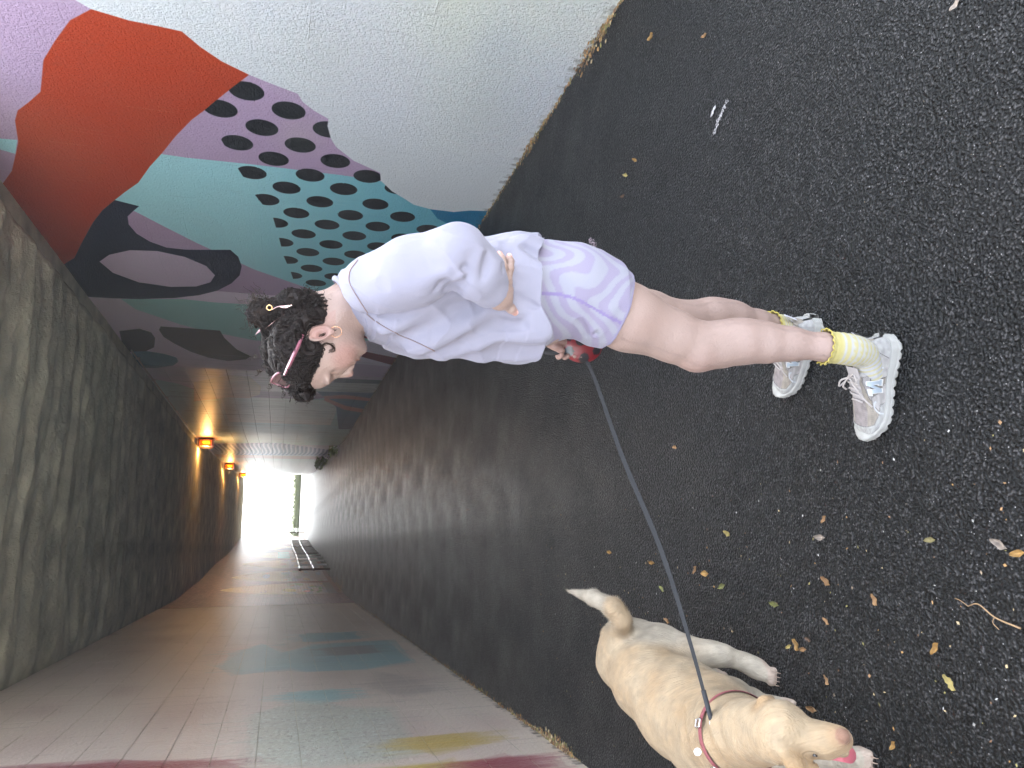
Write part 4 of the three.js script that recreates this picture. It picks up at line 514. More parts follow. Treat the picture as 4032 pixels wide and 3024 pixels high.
// ---- shirt: loose white cotton with folds
const torsoS = column(TORSO.map((r, i) => [r[0], r[1], r[2], r[3], r[4] + (i > 5 ? 0.006 * (i - 5) : 0)])), sleeveS = chain(SLEEVE, 0.03), sleeveR = chain([[-0.128, 1.29, 0.135, 0.066], [-0.17, 1.12, 0.19, 0.064]], 0.03);
const foldUp = [ // ridges standing out of the cloth [points..., radius]
  [[-0.035, 1.30, -0.125], [-0.09, 1.235, -0.16], [-0.13, 1.16, -0.175], 0.010], [[0.002, 1.235, -0.09], [-0.05, 1.13, -0.155], [-0.115, 1.06, -0.17], 0.012], [[0.012, 1.16, -0.05], [-0.03, 1.05, -0.14], [-0.05, 0.95, -0.165], 0.013], [[0.01, 1.06, -0.03], [0.0, 0.97, -0.08], [-0.01, 0.92, -0.10], 0.013], [[-0.16, 1.22, -0.165], [-0.13, 1.14, -0.172], [-0.10, 1.02, -0.168], 0.010],
  [[-0.10, 1.04, -0.172], [-0.08, 0.98, -0.172], [-0.07, 0.925, -0.165], 0.010], [[-0.25, 1.05, -0.12], [-0.27, 0.99, -0.13], [-0.25, 0.95, -0.13], 0.014], [[-0.20, 1.03, -0.165], [-0.18, 0.985, -0.175], [-0.17, 0.955, -0.17], 0.008], [[-0.24, 1.02, -0.14], [-0.22, 1.0, -0.16], [-0.20, 0.965, -0.168], 0.009],
  [[-0.115, 1.30, -0.19], [-0.14, 1.26, -0.245], [-0.165, 1.20, -0.295], 0.009], [[-0.17, 1.30, -0.16], [-0.215, 1.24, -0.21], [-0.25, 1.18, -0.26], 0.009], [[-0.15, 1.185, -0.29], [-0.17, 1.16, -0.31], [-0.205, 1.14, -0.31], 0.009], [[-0.16, 1.15, -0.285], [-0.145, 1.115, -0.275], [-0.14, 1.085, -0.25], 0.008], [[-0.20, 1.12, -0.295], [-0.185, 1.095, -0.285], [-0.165, 1.075, -0.265], 0.007] ];
const foldIn = [ // creases
  [[-0.085, 1.335, -0.14], [-0.075, 1.27, -0.165], [-0.10, 1.20, -0.19], [-0.145, 1.16, -0.21], 0.008], [[-0.018, 1.27, -0.115], [-0.07, 1.18, -0.165], [-0.12, 1.11, -0.178], 0.010], [[0.008, 1.19, -0.07], [-0.04, 1.09, -0.155], [-0.08, 1.0, -0.172], 0.011], [[-0.14, 1.19, -0.245], [-0.15, 1.165, -0.285], [-0.19, 1.155, -0.325], 0.009], [[-0.135, 1.165, -0.245], [-0.16, 1.13, -0.29], [-0.2, 1.125, -0.31], 0.008], [[-0.145, 1.135, -0.255], [-0.165, 1.095, -0.275], [-0.185, 1.085, -0.285], 0.006], [[-0.26, 1.03, -0.12], [-0.24, 0.985, -0.15], [-0.22, 0.945, -0.165], 0.009], [[0.01, 1.10, -0.05], [-0.01, 1.0, -0.12], [-0.03, 0.92, -0.155], 0.010], [[-0.135, 1.03, -0.18], [-0.12, 0.98, -0.18], [-0.11, 0.95, -0.18], 0.006], [[-0.12, 1.24, -0.225], [-0.15, 1.2, -0.275], [-0.175, 1.17, -0.305], 0.006], [[-0.185, 1.25, -0.24], [-0.2, 1.21, -0.275], [-0.215, 1.175, -0.305], 0.007] ];
const ridge = (l, x, y, z, k) => { let d = 9; for (const f of l) { const r = f[f.length - 1]; for (let i = 0; i + 2 < f.length; i++) d = Math.min(d, cone(x, y, z, f[i], f[i + 1], r, r)); } return d; };
const hemY = (x, z) => 0.930 + 0.034 * sstep(-0.06, -0.13, x) * sstep(0.02, -0.08, z) - 0.022 * sstep(-0.24, -0.285, x) + 0.006 * sstep(0.0, 0.013, x);
const CUFF = [SLEEVE[4][0] + 0.004, SLEEVE[4][1] - 0.016, SLEEVE[4][2] + 0.008];
const shirtRaw = (x, y, z) => {
  let d = torsoS(x, y, z);
  let sl = sleeveS(x, y, z); const pl = (x - CUFF[0]) * 0.36 - (y - CUFF[1]) * 0.83 + (z - CUFF[2]) * 0.42;
  if (Math.hypot(x - CUFF[0], y - CUFF[1], z - CUFF[2]) < 0.085) sl = Math.max(sl, pl, -Math.max(sl + 0.006, -pl - 0.03));
  d = smin(d, sl, 0.022); d = smin(d, sleeveR(x, y, z), 0.03);
  const f = fbm(x * 9 + 3, y * 6, z * 9, 3), rg = 1 - Math.abs(noise3(x * 13 + y * 9 + 5, y * 7 - x * 6, z * 13)), wr = 0.008 * f + 0.0028 * fbm(x * 30, y * 22, z * 30, 2) - 0.007 * (rg * rg * rg - 0.3);
  d += wr;
  if (Math.abs(d) < 0.05 && z < 0) for (const [l, sg] of [[foldUp, -1], [foldIn, 1]]) for (const f of l) { const r = f[f.length - 1]; let q = 9; for (let i = 0; i + 2 < f.length; i++) q = Math.min(q, cone(x, y, z, f[i], f[i + 1], 0, 0)); q /= r * 1.55; if (q < 2.4) d += sg * r * (sg > 0 ? 1.15 : 0.95) * Math.exp(-q * q); }
  return d; };
const neckHole = (x, y, z) => cone(x, y, z, [-0.128, 1.28, 0], [-0.068, 1.47, 0], 0.050, 0.064);
const shirtF = (x, y, z) => {
  let d = shirtRaw(x, y, z);
  const hem = hemY(x, z) - y; d = Math.max(d, hem);
  d = smax(d, -neckHole(x, y, z), 0.006);
  return d; };
const shirtMat = new THREE.MeshPhysicalMaterial({ color: lin(0.26, 0.253, 0.315), roughness: 0.95, bumpMap: weave, bumpScale: 0.0006, sheen: 0.3, sheenRoughness: 0.7, sheenColor: new THREE.Color(0.8, 0.8, 0.9) });
{ const shirt = part('shirt', nets(shirtF, [-0.33, 0.89, -0.37], [0.06, 1.43, 0.28], 0.0045), shirtMat, person);
  // ribbed collar
  const ring = []; for (let i = 0; i <= 40; i++) { const a = i / 40 * 6.2832; const ex = Math.cos(a), ez = Math.sin(a); ring.push(V(-0.101 + 0.056 * ex, 1.3755 - 0.027 * ex - 0.012 * ez * ez, 0.061 * ez)); }
  ring.pop(); const cc = new THREE.CatmullRomCurve3(ring, true); const g = new THREE.TubeGeometry(cc, 96, 0.0065, 8, true); const ps = g.attributes.position; g.computeVertexNormals(); part('collar', g, shirtMat, shirt);
  // seams at the hem, cuff and shoulder
  const bead = new THREE.SphereGeometry(0.0013, 6, 5), gs = [], cN = new THREE.CatmullRomCurve3(NECKLACE.map(p => V(...p))), up = V(0, 0, -1);
  const gradS = (p) => { const e = 0.002; return V(shirtF(p.x + e, p.y, p.z) - shirtF(p.x - e, p.y, p.z), shirtF(p.x, p.y + e, p.z) - shirtF(p.x, p.y - e, p.z), shirtF(p.x, p.y, p.z + e) - shirtF(p.x, p.y, p.z - e)).normalize(); };
  for (let i = 0; i <= 120; i++) { const p = cN.getPointAt(i / 120); for (let z = -0.24; z < 0.02; z += 0.0015) { p.z = z; if (shirtRaw(p.x, p.y, z) < 0.0012) break; } gs.push(bead.clone().translate(p.x, p.y, p.z)); }
  part('necklace', mergeGeometries(gs), new THREE.MeshPhysicalMaterial({ color: lin(0.26, 0.17, 0.15), metalness: 0.7, roughness: 0.3 }), person).userData.kind = 'stuff';
}
// ---- shorts: tight, pale lilac with a wavy print, seam down the side
{
  const hipS = column(PELVIS), lS = chain(LLEG.slice(0, 4).map(p => [p[0], p[1], p[2], p[3] + 0.006]), 0.02), rS = chain(RLEG.slice(0, 3).map(p => [p[0], p[1], p[2], p[3] + 0.006]), 0.02);
  const crease = [[[-0.20, 0.80, -0.155], [-0.13, 0.79, -0.178], [-0.07, 0.815, -0.15], 0.004], [[-0.215, 0.765, -0.15], [-0.13, 0.755, -0.176], [-0.06, 0.775, -0.14], 0.004], [[-0.09, 0.86, -0.165], [-0.07, 0.83, -0.14], [-0.055, 0.80, -0.08], 0.004], [[-0.09, 0.72, -0.16], [-0.055, 0.725, -0.13], [-0.04, 0.735, -0.1], 0.003]];
  const hemL = (x, y, z) => { const c = [-0.128, 0.7435, -0.095], n = [0.28, -0.955, -0.07]; return (x - c[0]) * n[0] + (y - c[1]) * n[1] + (z - c[2]) * n[2]; };
  const hemR = (x, y, z) => { const c = [-0.15, 0.70, 0.085], n = [0.15, -0.985, 0]; return (x - c[0]) * n[0] + (y - c[1]) * n[1] + (z - c[2]) * n[2]; };
  const F = (x, y, z) => { let d = smin(hipS(x, y, z), lS(x, y, z), 0.03); d = smin(d, rS(x, y, z), 0.03); d = smax(d, -cone(x, y, z, [-0.05, 0.70, 0.0], [-0.30, 0.70, 0.0], 0.012, 0.012), 0.05); const side = z < 0.0; d = Math.max(d, z < 0.0 ? hemL(x, y, z) : Math.max(hemR(x, y, z), z < 0.02 ? hemL(x, y, z) : -1)); if (y > 0.7 && z < 0) for (const f of crease) { let q = 9; for (let i = 0; i + 2 < f.length; i++) q = Math.min(q, cone(x, y, z, f[i], f[i + 1], 0, 0)); q /= 0.007; if (q < 2.5) d += 0.0042 * Math.exp(-q * q); q -= 1.9; d -= 0.0022 * Math.exp(-q * q); } d += 0.0012 * fbm(x * 26, y * 20, z * 26, 2); return Math.max(d, y - 0.985); };
  const lil = [0.24, 0.212, 0.30], wht = [0.275, 0.272, 0.325];
  const cf = (x, y, z) => { const a = Math.atan2(z, -(x + 0.16)) , hm = z < 0 ? -hemL(x, y, z) : -hemR(x, y, z); if (hm < 0.006) return [0.245, 0.22, 0.335]; const u = y * 1.0 + 0.25 * (x + 0.15), w = 0.05 * Math.sin(24 * x + 9 * y + 5 * fbm(x * 6, y * 6, z * 6 + 2, 2)) + 0.03 * fbm(x * 11, y * 11, z * 11, 2); const s = Math.sin((u + w) * 2 * Math.PI / 0.050) + 0.35 * fbm(x * 14, y * 9, z * 14, 2); let c = mixc(wht, lil, sstep(-0.15, 0.15, s));
    const sx = -0.150 + 0.06 * sstep(0.93, 0.73, y); if (z < -0.1 && Math.abs(x - sx) < 0.0035) c = [0.20, 0.155, 0.31]; return c; };
  part('shorts', nets(F, [-0.34, 0.66, -0.22], [0.03, 1.0, 0.22], 0.0038, cf), new THREE.MeshPhysicalMaterial({ vertexColors: true, roughness: 0.75, bumpMap: weave, bumpScale: 0.0004, sheen: 0.25, sheenColor: new THREE.Color(0.8, 0.8, 1) }), person);
}
// ---- socks (yellow, white bands, frilled cuff) and trainers
const sockMat = new THREE.MeshStandardMaterial({ vertexColors: true, roughness: 0.9, bumpMap: weave, bumpScale: 0.0008 });
function sock(top, mid, ankle, toe, r0) {
  const pts = [top, mid, ankle, toe].map(p => V(...p)), c = new THREE.CatmullRomCurve3(pts), n = 40, fr = c.computeFrenetFrames(n, false), w = [0.86, 0.76, 0.28], yl = [0.8, 0.66, 0.16];
  const S = 48, g = gridGeo(S, n, (u, v, i, j) => { const t = j / n, a = u * Math.PI * 2, P = c.getPointAt(t); let r = r0 * (1 - 0.22 * sstep(0.35, 0.9, t)) + 0.003 + 0.0008 * Math.sin(t * 90); if (t < 0.03) r += 0.0035 + 0.0022 * Math.sin(a * 15); const N = fr.normals[j], B = fr.binormals[j]; return [P.x + r * (Math.cos(a) * N.x + Math.sin(a) * B.x), P.y + r * (Math.cos(a) * N.y + Math.sin(a) * B.y), P.z + r * (Math.cos(a) * N.z + Math.sin(a) * B.z)]; },
    (u, v) => { const b = (v * 13) % 1; const check = Math.sin(u * Math.PI * 2 * 14) > 0; if (v < 0.14) return [0.46, 0.40, 0.16]; return b < 0.45 ? [0.43, 0.43, 0.45] : (check && b < 0.6 ? [0.46, 0.44, 0.34] : [0.46, 0.41, 0.21]); });
  const s = part('sock', g, sockMat, person);
  // frill
  const fp = []; const P0 = c.getPointAt(0.0), N = fr.normals[0], B = fr.binormals[0]; for (let i = 0; i < 120; i++) { const a = i / 120 * 6.2832, r = r0 + 0.0065 + 0.0028 * Math.sin(a * 16); const h = 0.003 * Math.sin(a * 16 + 1); const q = P0.clone().addScaledVector(N, r * Math.cos(a)).addScaledVector(B, r * Math.sin(a)); q.y += h + 0.002; fp.push(q); }
  part('frill', new THREE.TubeGeometry(new THREE.CatmullRomCurve3(fp, true), 240, 0.0018, 5, true), std({ color: lin(0.48, 0.39, 0.09), roughness: 0.9 }), s);
}
sock([-0.0735, 0.222, -0.2], [-0.0715, 0.163, -0.2075], [-0.060, 0.100, -0.196], [-0.012, 0.058, -0.178], 0.0365);
sock([-0.1365, 0.150, 0.133], [-0.134, 0.11, 0.141], [-0.124, 0.085, 0.141], [-0.085, 0.055, 0.152], 0.0355);
const interp = l => t => { let i = 0; while (i < l.length - 2 && t > l[i + 1][0]) i++; const [a, x] = l[i], [b, y] = l[i + 1], q = clamp((t - a) / (b - a)), s = q * q * (3 - 2 * q); return lerp(x, y, lerp(q, s, 0.5)); };
const SL = 0.268;
const hwF = interp([[0, 0.003], [0.012, 0.018], [0.04, 0.028], [0.1, 0.0345], [0.25, 0.0355], [0.45, 0.036], [0.6, 0.042], [0.73, 0.047], [0.85, 0.043], [0.93, 0.032], [0.975, 0.018], [1, 0.002]]);
const topF = interp([[0, 0.068], [0.03, 0.098], [0.09, 0.095], [0.18, 0.082], [0.28, 0.083], [0.38, 0.104], [0.44, 0.106], [0.52, 0.094], [0.62, 0.078], [0.74, 0.064], [0.86, 0.054], [0.95, 0.044], [1, 0.032]]);
const baseF = interp([[0, 0.036], [0.3, 0.034], [0.55, 0.028], [0.8, 0.026], [1, 0.03]]);
const upperP = (t, th, off = 0) => { const hw = hwF(t) + off, y0 = baseF(t), tp = topF(t) + off, c = Math.cos(th), s = Math.sin(th); const lean = t < 0.12 ? 0.010 * (s) * (1 - t / 0.12) : 0; return [t * SL + lean + (t > 0.9 ? -0.008 * s * (t - 0.9) / 0.1 : 0), y0 + (tp - y0) * Math.pow(s, 0.78), Math.sign(c) * hw * Math.pow(Math.abs(c), 0.72)]; };
const inPoly = (pts, x, y) => { let ins = false; for (let a = 0, b = pts.length - 1; a < pts.length; b = a++) { const [ax, ay] = pts[a], [bx, by] = pts[b]; if ((ay > y) !== (by > y) && x < (bx - ax) * (y - ay) / (by - ay) + ax) ins = !ins; } return ins; };
const upMat = std({ vertexColors: true, roughness: 0.75, bumpMap: weave, bumpScale: 0.0006 }), soleMat = std({ vertexColors: true, roughness: 0.6, bumpMap: withRep(grit, 10), bumpScale: 0.0008 }), laceMat = std({ color: lin(0.42, 0.38, 0.36), roughness: 0.9 });
const LAYERS = [ // raised pieces of the upper in (t along the shoe, v up the side): outline, height, colour
  [[[-0.1, -0.1], [0.22, -0.1], [0.2, 0.3], [0.12, 0.62], [0.05, 0.8], [-0.1, 0.8]], 0.0022, [0.36, 0.35, 0.34]],
  [[[0.2, -0.1], [0.36, -0.1], [0.40, 0.35], [0.40, 1.0], [0.32, 1.0], [0.25, 0.62], [0.14, 0.66]], 0.0026, [0.37, 0.35, 0.335]],
  [[[0.36, 0.55], [0.62, 0.52], [0.60, 0.72], [0.40, 0.84]], 0.0024, [0.30, 0.28, 0.275]],
  [[[0.40, -0.1], [0.62, -0.1], [0.70, 0.35], [0.64, 0.62], [0.58, 0.62], [0.52, 0.2], [0.46, 0.1]], 0.0022, [0.37, 0.345, 0.33]],
  [[[0.60, -0.1], [1.1, -0.1], [1.1, 1.1], [0.90, 1.1], [0.84, 0.55], [0.74, 0.34], [0.64, 0.24]], 0.0024, [0.37, 0.365, 0.35]],
];
function shoe(heel, toe, near) {
  const g = new THREE.Group(); g.name = 'shoe'; person.add(g); g.position.set(heel[0], 0.0, heel[2]); g.rotation.y = -Math.atan2(toe[2] - heel[2], toe[0] - heel[0]);
  const NT = 150, NH = 96;
  const info = (t, th) => { const v = Math.sin(th); let h = 0, col = null, edge = 0; for (const [p, hh, c] of LAYERS) { if (inPoly(p, t, v)) { h = Math.max(h, hh); col = c; } } return [h, col]; };
  const pip = (t, v) => { const arc = (cx, cy, rx, ry, a0, a1, w) => { const a = Math.atan2((v - cy) / ry, (t - cx) / rx), r = Math.hypot((t - cx) / rx, (v - cy) / ry); return Math.abs(r - 1) < w && a > a0 && a < a1; }; return arc(0.655, 0.22, 0.062, 0.34, -0.4, 2.4, 0.12) || arc(0.34, 0.2, 0.055, 0.36, 1.4, 3.2, 0.12) || arc(0.15, 0.42, 0.07, 0.3, 0.2, 1.6, 0.1); };
  const ug = gridGeo(NH, NT, (u, v, i, j) => { const t = j / NT, th = Math.PI * clamp(u, 0, 1); const [h] = info(t, th); return upperP(t, th, h); }, (u, t) => { const th = Math.PI * u, v = Math.sin(th), [, c] = info(t, th); if (pip(t, v)) return [0.44, 0.45, 0.48]; const n = 0.9 + 0.2 * noise3(t * 30, u * 30, 3); { const e1 = info(t + 0.006, th)[1], e2 = info(t, Math.max(0, Math.min(Math.PI, th + 0.03)))[1]; if (e1 !== c || e2 !== c) return [0.11, 0.10, 0.10]; } if (c) return c.map(q => q * n); const dot = Math.sin(t * 620) * Math.sin(th * 90) > 0.5 ? 0.8 : 1; const up = v > 0.9 && t > 0.55 ? [0.27, 0.235, 0.23] : [0.285, 0.25, 0.21]; return up.map(q => q * dot * n); });
  part('upper', ug, upMat, g);
  // sole
  const N = 240, out = (q) => { const side = q < 0.5 ? -1 : 1, t = q < 0.5 ? q * 2 : 2 - q * 2; const tt = 0.5 - 0.5 * Math.cos(Math.PI * t); return [tt, side]; };
  const rows = [[-0.008, 0.004, 0], [0.004, 0.004, 1], [0.0085, 0.008, 1], [0.0095, 0.014, 0.2], [0.0085, 0.0165, 0], [0.0062, 0.0185, 0], [0.0085, 0.0205, 0], [0.008, 1, 0], [0.004, 1.0, 0], [-0.022, 1.0, 0]];
  const sg = gridGeo(N, rows.length - 1, (u, v, i, j) => { const [tt, side] = out(i / N), [o, y, nt] = rows[j], spring = 0.020 * Math.pow(clamp((tt - 0.72) / 0.28), 2) + 0.008 * Math.pow(clamp((0.1 - tt) / 0.1), 2); const waist = 1 - 0.4 * sstep(0.16, 0, Math.abs(tt - 0.40)) * (o > 0.006 ? 1 : 0); const hw = Math.max(hwF(tt) + o * waist, 0.001); const ex = (tt - 0.5) * 2, end = o * Math.sign(ex) * Math.pow(Math.abs(ex), 14); const notch = nt * 0.0065 * Math.max(0, Math.sin(tt * SL / 0.024 * 6.283)) ; const yy = y === 1 ? baseF(tt) + 0.004 : y; return [tt * SL + end, yy + spring * (y === 1 ? 0.45 : 1 - 0.3 * y / 0.02) + (y === 1 ? 0 : notch), side * hw]; },
    (u, v, p) => { const j = Math.round(v * (rows.length - 1)), d = 0.92 + 0.12 * noise3(p[0] * 60, p[1] * 90, p[2] * 60); if (j <= 1) return [0.42 * d, 0.38 * d, 0.33 * d]; if (j === 5) return [0.5 * d, 0.49 * d, 0.46 * d]; return [0.42 * d, 0.41 * d, 0.385 * d]; });
  part('sole', sg, soleMat, g);
  { const sh = []; for (let i = 0; i <= 60; i++) { const t = i / 60; sh.push(new THREE.Vector2(t * SL, hwF(t) * 0.9)); } for (let i = 60; i >= 0; i--) { const t = i / 60; sh.push(new THREE.Vector2(t * SL, -hwF(t) * 0.9)); } const q = new THREE.ShapeGeometry(new THREE.Shape(sh)); q.rotateX(Math.PI / 2); q.translate(0, 0.0085, 0); part('outsole', q, std({ color: lin(0.42, 0.38, 0.33), roughness: 0.8 }), g); }
  // collar padding round the opening
  { const pts = []; for (let i = 0; i < 40; i++) { const a = i / 40 * 6.2832, t = 0.215 - 0.155 * Math.cos(a), hw = hwF(t) * 0.92; const y = topF(t) * (0.985) - 0.004 + (a > 2.2 && a < 4.1 ? -0.004 : 0); pts.push(V(t * SL + (t < 0.1 ? 0.006 : 0), y, Math.sin(a) * Math.min(hw, 0.034))); } part('collar', new THREE.TubeGeometry(new THREE.CatmullRomCurve3(pts, true), 90, 0.0058, 8, true), std({ color: lin(0.38, 0.35, 0.36), roughness: 0.85, bumpMap: weave, bumpScale: 0.0006 }), g); }
  // tongue
  part('tongue', gridGeo(10, 14, (u, v) => { const t = lerp(0.62, 0.33, v), z = (u - 0.5) * 0.044, b = topF(Math.max(t, 0.40)) + 0.002; const y = b + (t < 0.42 ? (0.42 - t) * 0.16 : 0) - 22 * z * z * 0.5; return [t * SL - (t < 0.42 ? 0.004 : 0), y, z]; }), std({ color: lin(0.38, 0.35, 0.345), roughness: 0.9, side: THREE.DoubleSide }), g);
  // heel loop
  part('heel_loop', gridGeo(2, 16, (u, v) => { const a = v * Math.PI; return [0.008 - 0.014 * Math.sin(a) + 0.006 * v, 0.086 + 0.040 * Math.sin(a) + 0.012 * v, (u - 0.5) * 0.011]; }), std({ color: lin(0.52, 0.52, 0.60), roughness: 0.8, side: THREE.DoubleSide }), g);
  // laces: bars between eyelets, a bow and a loose end
  const sf = (t, z, o) => { const hw = hwF(t), c = clamp(Math.abs(z) / hw, 0, 0.999), s = Math.sqrt(1 - Math.pow(c, 2 / 0.72)); return V(t * SL, baseF(t) + (topF(t) - baseF(t)) * Math.pow(Math.max(s, 0.01), 0.78) + o, z); };
  const ts = [0.64, 0.585, 0.53, 0.475, 0.425];
  ts.forEach((t, i) => { const w = 0.019; part('lace', new THREE.TubeGeometry(new THREE.CatmullRomCurve3([sf(t, -w, 0.0035), sf(t - 0.012, -w * 0.4, 0.0075), sf(t - 0.012, w * 0.4, 0.0075), sf(t - (i % 2 ? 0.02 : 0), w, 0.0035)]), 16, 0.0026, 6), laceMat, g); });
  const kn = sf(0.415, 0, 0.012), o = (x, y, z) => kn.clone().add(V(x, y, z)); const sd = near;
  part('lace', new THREE.TubeGeometry(new THREE.CatmullRomCurve3([o(0, 0, 0), o(-0.006, 0.012, sd * 0.018), o(-0.012, 0.016, sd * 0.034), o(0.006, 0.006, sd * 0.036), o(0.010, 0.0, sd * 0.016), o(0, 0, 0)]), 40, 0.0023, 6), laceMat, g);
  part('lace', new THREE.TubeGeometry(new THREE.CatmullRomCurve3([o(0, 0, 0), o(0.012, 0.006, -sd * 0.02), o(0.03, -0.004, -sd * 0.034), o(0.022, -0.010, -sd * 0.03), o(0, 0, 0)]), 40, 0.0023, 6), laceMat, g);
  part('lace', new THREE.TubeGeometry(new THREE.CatmullRomCurve3([o(0, 0, 0), o(0.02, -0.004, sd * 0.02), o(0.05, -0.03, sd * 0.036), o(0.066, -0.05, sd * 0.043)]), 30, 0.0023, 6), laceMat, g);
  part('lace', new THREE.TubeGeometry(new THREE.CatmullRomCurve3([o(0, 0, 0), o(0.012, 0.0, -sd * 0.01), o(0.028, -0.006, -sd * 0.022), o(0.036, -0.02, -sd * 0.026)]), 24, 0.0025, 6), laceMat, g);
  // raised letter on the side: two uprights and a diagonal with slab feet
  const nb = (quad, off, mat, name, side) => { const gg = gridGeo(5, 5, (u, v) => { const t = lerp(lerp(quad[0][0], quad[1][0], u), lerp(quad[3][0], quad[2][0], u), v), y = lerp(lerp(quad[0][1], quad[1][1], u), lerp(quad[3][1], quad[2][1], u), v); const th = Math.asin(clamp(y, 0, 0.99)); const p = upperP(t, side < 0 ? Math.PI - th : th, off); return p; }); return gg; };
  const quads = [[[0.405, 0.16], [0.435, 0.16], [0.462, 0.66], [0.432, 0.66]], [[0.432, 0.66], [0.465, 0.66], [0.515, 0.16], [0.482, 0.16]], [[0.482, 0.16], [0.512, 0.16], [0.540, 0.66], [0.510, 0.66]], [[0.395, 0.16], [0.448, 0.16], [0.451, 0.24], [0.398, 0.24]], [[0.498, 0.58], [0.551, 0.58], [0.554, 0.66], [0.501, 0.66]]];
  const lm = std({ color: lin(0.40, 0.46, 0.52), roughness: 0.35, metalness: 0.35, side: THREE.DoubleSide }), lb = std({ color: lin(0.62, 0.60, 0.58), roughness: 0.6, side: THREE.DoubleSide });
  const side = near; { const grow = q => { const cx = q.reduce((a, p) => a + p[0], 0) / 4, cy = q.reduce((a, p) => a + p[1], 0) / 4; return q.map(([x, y]) => [x + Math.sign(x - cx) * 0.006, y + Math.sign(y - cy) * 0.045]); }; part('letter_backing', mergeGeometries(quads.map((q, i) => nb(grow(q), 0.0034 + i * 0.00012, null, '', side))), lb, g); part('letter', mergeGeometries(quads.map((q, i) => nb(q, 0.0046 + i * 0.00012, null, '', side))), lm, g); }
  return g;
}
shoe([-0.112, 0, -0.186], [0.157, 0, -0.1435], -1);
shoe([-0.166, 0, 0.098], [0.0645, 0, 0.2415], -1);
// ---- worn on the head but not part of her: sunglasses pushed up into the hair, claw clip in the knot
const toWorld = p => { const c = Math.cos(2.8885), s = Math.sin(2.8885); return [p[0] * c + p[2] * s + 0.45, p[1], -p[0] * s + p[2] * c - 1.76]; };
function onHer(name, label, category) { const g = thing(name, label, category); g.position.copy(person.position); g.rotation.y = person.rotation.y; return g; }
{
  const sg = onHer('sunglasses', 'pink framed sunglasses pushed up into her curly hair', 'sunglasses');
  const pink = new THREE.MeshPhysicalMaterial({ color: lin(0.30, 0.10, 0.14), roughness: 0.3, clearcoat: 1, clearcoatRoughness: 0.1 }), dark = new THREE.MeshPhysicalMaterial({ color: lin(0.05, 0.012, 0.016), roughness: 0.08, clearcoat: 1 });
  for (const s of [-1, 1]) part('temple', taperTube([V(-0.022, 1.468, s * 0.097), V(0.0, 1.4765, s * 0.103), V(0.03, 1.488, s * 0.103), V(0.067, 1.5025, s * 0.080)], t => 0.0028 + 0.0022 * Math.sin(Math.PI * clamp(t, 0, 1)), 30, 6).scale(1, 1, 1), pink, sg);
  // front lying over the crown: two round-cornered rims with lenses
  const ax = V(0.62, 0.0, 0).normalize();
  for (const s of [-1, 1]) {
    const c = V(0.093, 1.514, s * 0.036), u = V(0.0, 0.0, 1), v = V(0.295, -0.955, 0).normalize(), pts = []; 
    for (let i = 0; i < 48; i++) { const a = i / 48 * 6.2832, e = 0.6, cu = Math.sign(Math.cos(a)) * Math.pow(Math.abs(Math.cos(a)), e), cv = Math.sign(Math.sin(a)) * Math.pow(Math.abs(Math.sin(a)), e); const bow = -0.5 * Math.pow((s * 0.036 + 0.031 * cu) / 0.07, 2) * 0.07; pts.push(c.clone().addScaledVector(u, 0.031 * cu).addScaledVector(v, 0.0195 * cv).add(V(bow * 0.89, bow * 0.45, 0))); }
    const rim = part('rim', new THREE.TubeGeometry(new THREE.CatmullRomCurve3(pts, true), 96, 0.0024, 6, true), pink, sg);
    const pos = [c.x, c.y, c.z], idx = []; const cc = c.clone().add(V(-0.004, -0.003, 0)); pos[0] = cc.x; pos[1] = cc.y; pos.length = 3; pts.forEach(p => pos.push(p.x, p.y, p.z)); for (let i = 0; i < 48; i++) idx.push(0, 1 + i, 1 + (i + 1) % 48); dark.side = THREE.DoubleSide; part('lens', geoFrom(pos, idx), dark, sg);
  }
  part('bridge', tube([[0.0905, 1.520, -0.009], [0.092, 1.522, 0], [0.0905, 1.520, 0.009]], 0.002, 10, 5), pink, sg);
  const clip = onHer('hair_clip', 'shiny rose gold claw clip holding the curly knot of hair', 'hair clip');
  const gold = new THREE.MeshPhysicalMaterial({ color: lin(0.83, 0.55, 0.50), metalness: 0.9, roughness: 0.16, clearcoat: 0.6 });
  for (const s of [-1, 1]) { const q = s < 0 ? [[-0.0235, 1.553, -0.076], [-0.034, 1.541, -0.090], [-0.050, 1.525, -0.098], [-0.0655, 1.506, -0.098]] : [[-0.024, 1.562, 0.04], [-0.05, 1.545, 0.06], [-0.075, 1.51, 0.07]]; const c = new THREE.CatmullRomCurve3(q.map(p => V(...p))); const bar = part('jaw', gridGeo(6, 24, (u, v) => { const P = c.getPointAt(v), w = 0.016 * (1 - 0.62 * v); return [P.x + w * (u - 0.5) * 1.0, P.y + w * (u - 0.5) * 1.2, P.z - 0.0012 * Math.cos((u - 0.5) * 3) * s * -1 * 1.6]; }), gold, clip); bar.material.side = THREE.DoubleSide; }
  for (let i = 0; i < 3; i++) part('arm', tube([[-0.072, 1.536, -0.062 + 0.004 * i], [-0.080, 1.523, -0.068 + 0.003 * i], [-0.0825 + 0.002 * i, 1.507, -0.0735], [-0.085, 1.494, -0.073]], 0.0011, 14, 5), gold, clip);
  part('spring', (() => { const p = []; for (let i = 0; i < 60; i++) { const a = i * 0.75; p.push(V(-0.0765 + 0.0055 * Math.cos(a), 1.5405 + 0.0055 * Math.sin(a), -0.066 + i * 0.0003)); } return new THREE.TubeGeometry(new THREE.CatmullRomCurve3(p), 160, 0.0014, 5); })(), new THREE.MeshPhysicalMaterial({ color: lin(0.95, 0.62, 0.30), metalness: 1, roughness: 0.12 }), clip);
}
